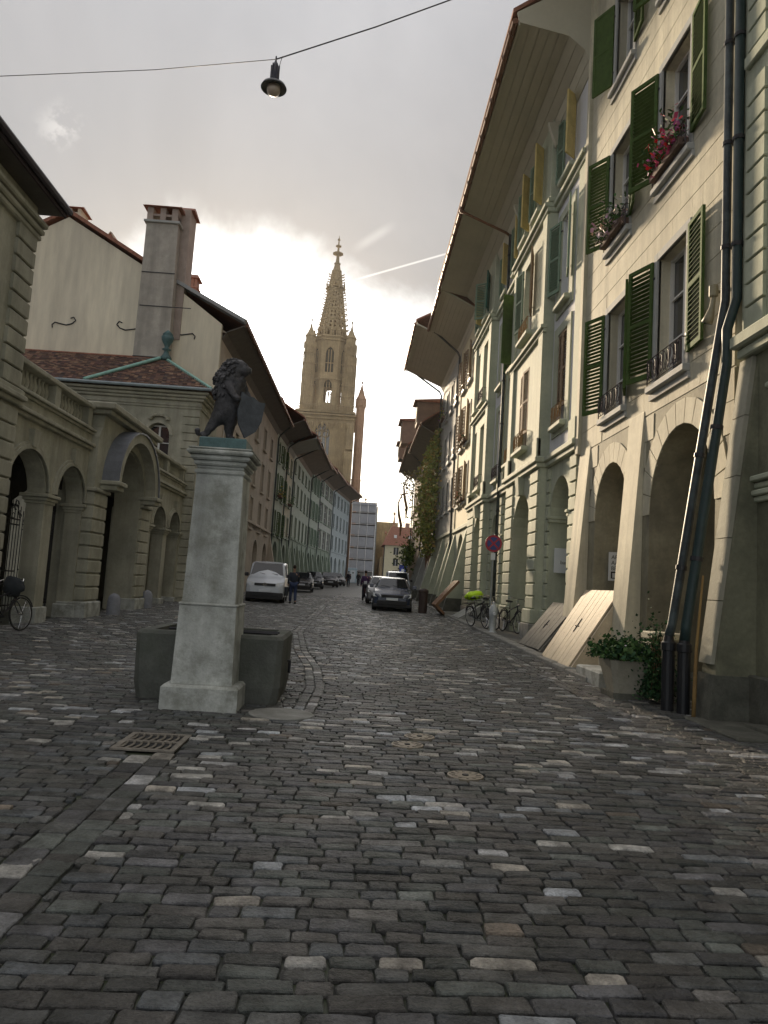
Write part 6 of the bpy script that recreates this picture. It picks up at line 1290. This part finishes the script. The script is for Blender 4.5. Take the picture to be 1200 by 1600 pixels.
# facade plants
flowers('window_flowers', 5.0, 36.1, 37.6, 6.05, [(.55, .2, .12), (.5, .3, .2)], 'plants in the lower window box of the ochre house', n=160, h=.5)
flowers('window_flowers', 5.0, 36.1, 37.6, 9.05, [(.65, .25, .15), (.6, .3, .2)], 'reddish flowers in the middle window box of the ochre house', n=160, h=.4)
flowers('window_flowers', 4.9, 45.5, 47.0, 12.35, [(.5, .4, .05), (.3, .1, .3)], 'yellow flowers in the top window box of the grey house', n=200, h=.7)
flowers('window_flowers', -6.35, 57.4, 58.8, 8.0, [(.6, .4, .03), (.6, .1, .02), (.7, .5, .05)], 'yellow and red flowers on the balcony of the narrow green house, left row', n=200, h=.6, w=.4, dirx=1)
flowers('window_flowers', -6.1, 63.6, 65.0, 8.0, [(.12, .2, .05)], 'potted shrubs on the narrow cream house, left row', n=200, h=.8, w=.4, dirx=1)
# =========================================================== CARS
cglass = mat('car_glass', (.012, .015, .018), rough=.04, var=0, bump=0, spec=.4)
plastic = mat('black_plastic', (.015, .015, .017), rough=.55, bump=0)
def paint(name, c): return mat(name, c, rough=.22, var=.03, bump=0, spec=.7, metal=.0)
def car(label, loc, rz, body, kind='hatch', scale=(1, 1, 1), group='parked cars', emblem=False, name='parked_car'):
    t = thing(name, label, 'van' if kind == 'van' else 'car', loc, rz, group)
    # x forward; stations: x, half width, z low, z belt, z roof, roof half width
    S = {'hatch': [(2.1, .62, .38, .62, .62, .5), (2.02, .80, .22, .74, .74, .66), (1.6, .87, .20, .86, .87, .74), (1.0, .89, .20, .96, .98, .76), (.85, .89, .20, .98, 1.02, .74), (.15, .90, .20, 1.0, 1.44, .60), (-.6, .90, .20, 1.02, 1.50, .61), (-1.45, .89, .20, 1.05, 1.46, .58), (-1.95, .86, .22, 1.08, 1.16, .62), (-2.1, .80, .34, .9, .95, .62)],
         'van': [(2.15, .66, .36, .70, .70, .55), (2.08, .84, .22, .86, .87, .72), (1.75, .90, .20, 1.02, 1.05, .78), (1.30, .90, .20, 1.12, 1.18, .76), (1.15, .91, .20, 1.14, 1.26, .80), (.62, .92, .20, 1.16, 1.80, .77), (-.4, .92, .20, 1.16, 1.90, .80), (-1.9, .92, .20, 1.16, 1.90, .80), (-2.15, .91, .22, 1.14, 1.82, .78), (-2.22, .86, .3, .9, 1.2, .66)],
         'estate': [(2.3, .62, .36, .60, .60, .5), (2.22, .82, .22, .72, .73, .68), (1.7, .88, .20, .82, .84, .74), (1.05, .89, .20, .92, .94, .76), (.9, .89, .20, .93, .97, .74), (.1, .90, .20, .96, 1.38, .60), (-.8, .90, .20, .98, 1.43, .60), (-1.9, .89, .20, 1.0, 1.38, .58), (-2.25, .86, .22, 1.0, 1.05, .62), (-2.35, .8, .34, .85, .9, .6)]}[kind]
    prof = []
    for (x, hw, zl, zb_, zr, rw) in S: prof.append([(x, hw*.90, zl), (x, hw*.985, zl+.10), (x, hw, (zl+zb_)/2+.05), (x, hw*.97, zb_-.03), (x, hw*.945, zb_), (x, rw+(hw*.945-rw)*(0.08 if zr-zb_ > .2 else .0), zr-.04 if zr-zb_ > .2 else (zb_+zr)/2), (x, rw*.92, zr), (x, rw*.5, zr+.02), (x, 0, zr+.03)])
    m_ = len(prof[0]); full = [[(a, b_, c) for a, b_, c in p]+[(a, -b_, c) for a, b_, c in reversed(p[:-1])] for p in prof]; K = len(full[0])
    q = MB(); vs = [v for p in full for v in p]; fs = []; 
    for i in range(len(full)-1):
        for k in range(K-1): fs.append((i*K+k, i*K+k+1, (i+1)*K+k+1, (i+1)*K+k))
        fs.append((i*K+K-1, i*K, (i+1)*K, (i+1)*K+K-1))
    fs.append(tuple(range(K))); fs.append(tuple((len(full)-1)*K+k for k in range(K-1, -1, -1))); q.add(vs, fs); bo = q.build('body', body, t)
    bv = bo.modifiers.new('bev', 'BEVEL'); bv.width = .02; bv.segments = 2; bv.limit_method = 'ANGLE'; bv.angle_limit = R(35)
    # glass
    i0 = 4
    def V(i, k): return Vector(full[i][k])
    def gl(name, quad, nrm, ins=.04):
        c = sum(quad, Vector())/len(quad); p = [v.lerp(c, ins)+nrm*(.045 if name != 'side_window' else .014) for v in quad]; MB().add([*p, *[v-nrm*.01 for v in p]], [(0, 1, 2, 3), (7, 6, 5, 4), (0, 4, 5, 1), (1, 5, 6, 2), (2, 6, 7, 3), (3, 7, 4, 0)]).build(name, cglass, t)
    A, B, C2, D = V(4, 5), V(4, K-6), V(5, K-7), V(5, 6); gl('windscreen', [A, B, C2, D], Vector((.6, 0, .8)).normalized(), .05)
    for i in (5, 6): 
        for s in (0, 1):
            ks = (4, 5) if s == 0 else (K-5, K-6); q4 = [V(i, ks[0]), V(i+1, ks[0]), V(i+1, ks[1]), V(i, ks[1])]; 
            if kind == 'van' and i == 6: continue
            gl('side_window', q4, Vector((0, 1 if s == 0 else -1, .15)), .07)
    A, B, C2, D = V(-3, 6), V(-3, K-7), V(-2, K-6), V(-2, 5); gl('rear_window', [A, B, C2, D], Vector((-.8, 0, .5)).normalized(), .08)
    for x in (1.32, -1.30):
        for s in (-1, 1):
            w = MB().tube([(x, s*.70, .32), (x, s*.90, .32)], .32, 20).build('wheel', rubber, t); MB().tube([(x, s*.895, .32), (x, s*.912, .32)], .20, 14).build('rim', chrome, w)
    xf = S[0][0]; hz = S[2][3]
    for s in (-1, 1):
        MB().hexa([(xf-.12, s*.50, hz-.26), (xf-.34, s*.86, hz-.24), (xf-.36, s*.865, hz-.08), (xf-.2, s*.52, hz-.12), (xf+.01, s*.50, hz-.27), (xf-.07, s*.84, hz-.24), (xf-.16, s*.85, hz-.07), (xf-.05, s*.52, hz-.12)]).build('headlight', mat('lamp_lens', (.55, .58, .6), rough=.1, bump=0), t)
        MB().cbox(.78, .98, s*.93-.08+(s*.06), s*.93+.10+(s*.06), hz+.14, hz+.32, .03).build('wing_mirror', body if kind != 'van' else plastic, t)
        MB().box(-2.12 if kind != 'estate' else -2.28, -1.95, s*.72-.1, s*.72+.1, .75, .98).build('tail_light', mat('tail_red', (.4, .01, .01), rough=.2, bump=0), t)
    MB().cbox(xf-.1, xf+.03, -.48, .48, hz-.27, hz-.15, .01).build('grille', plastic, t)
    MB().cbox(xf-.1, xf+.075, -.66, .66, .27, .46, .02).build('lower_grille', plastic, t); MB().cbox(xf-.1, xf+.11, -.26, .26, .47, .58, .005).build('number_plate', white_pl, t)
    MB().cbox(xf-.55, xf+.04, -.84, .84, .15, .30 if kind != 'van' else .46, .03).build('bumper', plastic, t)
    q = MB(); a_, b_ = V(4, K-7), V(4, 7); q.tube([(S[4][0]+.01, .5, S[4][4]+.03), (S[4][0]-.12, .0, S[4][4]+.11)], .012, 4); q.tube([(S[4][0]+.01, -.1, S[4][4]+.03), (S[4][0]-.12, -.55, S[4][4]+.11)], .012, 4); q.build('wiper', plastic, t)
    if emblem: MB().tube([(xf+.035+.0, .085*math.cos(k*PI/8), hz-.21+.085*math.sin(k*PI/8)) for k in range(17)], .012, 5).build('emblem', chrome, t); 
    if emblem: MB().tube([(xf+.04, -.05, hz-.15), (xf+.04, -.025, hz-.27), (xf+.04, 0, hz-.20), (xf+.04, .025, hz-.27), (xf+.04, .05, hz-.15)], .009, 4).build('emblem', chrome, t)
    return t
F = -PI/2
car('white delivery van facing us, parked at the left row behind the fountain', (-4.22, 36.2, gz(35)), F+R(3), paint('white_paint', (.50, .54, .60)), 'van', emblem=True, name='parked_van')
car('dark blue grey hatchback facing us, nearest car parked on the right', (1.80, 35.0, gz(34)), F-R(3), paint('dark_blue_grey_paint', (.03, .042, .075)), 'hatch')
car('silver grey car mostly hidden behind the dark grey hatchback', (1.55, 41.5, gz(41)), F, paint('silver_paint', (.26, .27, .29)), 'hatch')
car('red car with only its roof showing behind the silver one, right side', (1.55, 52.0, gz(52)), F, paint('red_paint', (.40, .03, .03)), 'estate')
car('white van like car far up on the right beside the slanted buttresses', (3.25, 57.0, gz(57)), F, paint('pale_blue_paint', (.50, .54, .58)), 'van', name='parked_van')
car('dark estate car behind the pedestrian, second vehicle on the left', (-4.0, 55.5, gz(55)), F+R(4), paint('black_paint', (.02, .02, .024)), 'estate')
car('dark car third in the left line, behind the estate', (-3.75, 66.5, gz(66)), F+R(4), paint('navy_paint', (.03, .035, .05)), 'hatch')
car('black car fourth in the left line, just before the last one', (-2.85, 77.0, gz(77)), F+R(10), paint('black_paint', (.02, .02, .024)), 'hatch')
car('grey car last in the left line, beside the far pedestrian', (-2.3, 87.0, gz(87)), F+R(10), paint('grey_paint', (.16, .15, .15)), 'hatch')
o = MB().lathe([(.20, 0), (.20, .9), (.23, .92), (.23, 1.02), (.1, 1.1)], (3.10, 33.2, gz(33.2)), 14).build('litter_bin', mat('dark_brown_metal', (.05, .035, .03), rough=.6), None); tag(o, 'dark brown standing bin right beside the dark grey hatchback', 'bin')
# =========================================================== PEOPLE
def person(label, loc, rz, jacket, trousers, stride=.25, height=1.75, hair=(.03, .02, .015), arm=.2):
    t = thing('person', label, 'person', loc, rz); k = height/1.75; s = stride
    pts = [(0, 0, .95), (0, 0, 1.12), (0, 0, 1.32), (0, 0, 1.44), (.02, 0, 1.54), (.03, 0, 1.64), (.02, 0, 1.71),
           (.0, .09, .90), (s*.35, .10, .50), (s*.75-.04, .10, .08), (s*.75+.12, .11, .03), (0, -.09, .90), (-s*.2, -.10, .50), (-s, -.10, .12), (-s+.13, -.11, .04),
           (0, .18, 1.40), (-arm*.4, .24, 1.14), (arm*.1, .25, .90), (arm*.25, .25, .82), (0, -.18, 1.40), (arm*.3, -.24, 1.14), (arm*.9, -.23, .92), (arm*1.05, -.22, .85)]
    ed = [(0, 1), (1, 2), (2, 3), (3, 4), (4, 5), (5, 6), (0, 7), (7, 8), (8, 9), (9, 10), (0, 11), (11, 12), (12, 13), (13, 14), (2, 15), (15, 16), (16, 17), (17, 18), (2, 19), (19, 20), (20, 21), (21, 22)]
    rd = [(.13, .16), (.11, .14), (.12, .17), .06, .055, (.10, .08), .07, .085, .06, .045, .035, .085, .06, .045, .035, .06, .045, .035, .035, .06, .045, .035, .035]
    P2 = [tuple(c*k for c in p) for p in pts]; skin_m = mat('skin_tone', (.38, .23, .16), rough=.6, bump=0)
    skin('body', P2, ed, [tuple(x*k for x in r) if isinstance(r, tuple) else r*k for r in rd], skin_m, t, sub=1)
    ji = [0, 1, 2, 3, 15, 16, 17, 19, 20, 21]; mp = {v: i for i, v in enumerate(ji)}
    skin('jacket', [P2[i] for i in ji], [(mp[a], mp[b_]) for a, b_ in ed if a in mp and b_ in mp], [(.155, .20), (.15, .19), (.15, .20), .075, .08, .062, .052, .08, .062, .052], mat('cloth_'+str(jacket), jacket, rough=.9), t, sub=1)
    ti = [0, 7, 8, 9, 11, 12, 13]; mp = {v: i for i, v in enumerate(ti)}
    skin('trousers', [P2[i] for i in ti], [(mp[a], mp[b_]) for a, b_ in ed if a in mp and b_ in mp], [(.14, .17), .105, .082, .065, .105, .082, .065], mat('cloth_'+str(trousers), trousers, rough=.9), t, sub=1)
    hx, hz_ = .03*k, 1.66*k
    blob('hair', t, mat('hair_'+str(hair), hair, rough=.8), (hx-.02, 0, hz_+.045), .105*k, .085*k, .095*k, seed=2, jit=.03)
    for fx, fy_ in ((s*.75+.02, .10), (-s+.03, -.10)): MB().hexa([(fx-.10, fy_-.045, 0), (fx+.17, fy_-.045, 0), (fx+.17, fy_+.045, 0), (fx-.10, fy_+.045, 0), (fx-.09, fy_-.04, .10), (fx+.12, fy_-.035, .055), (fx+.12, fy_+.035, .055), (fx-.09, fy_+.04, .10)]).build('shoe', rubber, t)
    return t
person('person in dark jacket and blue jeans walking beside the white van with a bag', (-2.85, 34.6, gz(34.6)), R(100), (.025, .03, .045), (.03, .045, .10), stride=.22)
o = MB().cbox(-.15, .15, -.08, .08, 0, .42, .03).build('shoulder_bag', mat('dark_bag', (.03, .035, .04)), None); o.location = (-3.22, 34.5, gz(34.5)+.35); tag(o, 'dark bag carried low by the pedestrian next to the white van', 'bag')
person('person in black standing in the shade of the left row beside the white van', (-5.75, 36.4, gz(36.4)), R(-60), (.02, .02, .025), (.02, .02, .025), stride=.08)
person('small distant person in black walking up the middle of the street', (-.75, 82, gz(82)), R(90), (.02, .02, .03), (.03, .03, .04), stride=.2)
person('person in dark purple jacket beside the silver grey car', (.62, 44.5, gz(44.5)), R(90), (.06, .03, .09), (.02, .02, .03), stride=.15)
person('person in black by the site cabin at the street end', (.4, 95, gz(95)), R(80), (.02, .02, .02), (.02, .02, .03), stride=.15)
# =========================================================== HAZE
hm_ = bpy.data.materials.new('haze_air'); hm_.use_nodes = True; hn = hm_.node_tree; hn.nodes.remove(hn.nodes['Principled BSDF'])
pv_ = hn.nodes.new('ShaderNodeVolumePrincipled'); pv_.inputs['Density'].default_value = .00022; pv_.inputs['Color'].default_value = (.93, .92, .88, 1); pv_.inputs['Anisotropy'].default_value = .3
hn.links.new(pv_.outputs[0], [x for x in hn.nodes if x.type == 'OUTPUT_MATERIAL'][0].inputs['Volume'])
q = MB(); q.box(-120, 120, -60, 300, -1.6-.45, 108); hz = q.build('haze', hm_); hz['kind'] = 'stuff'
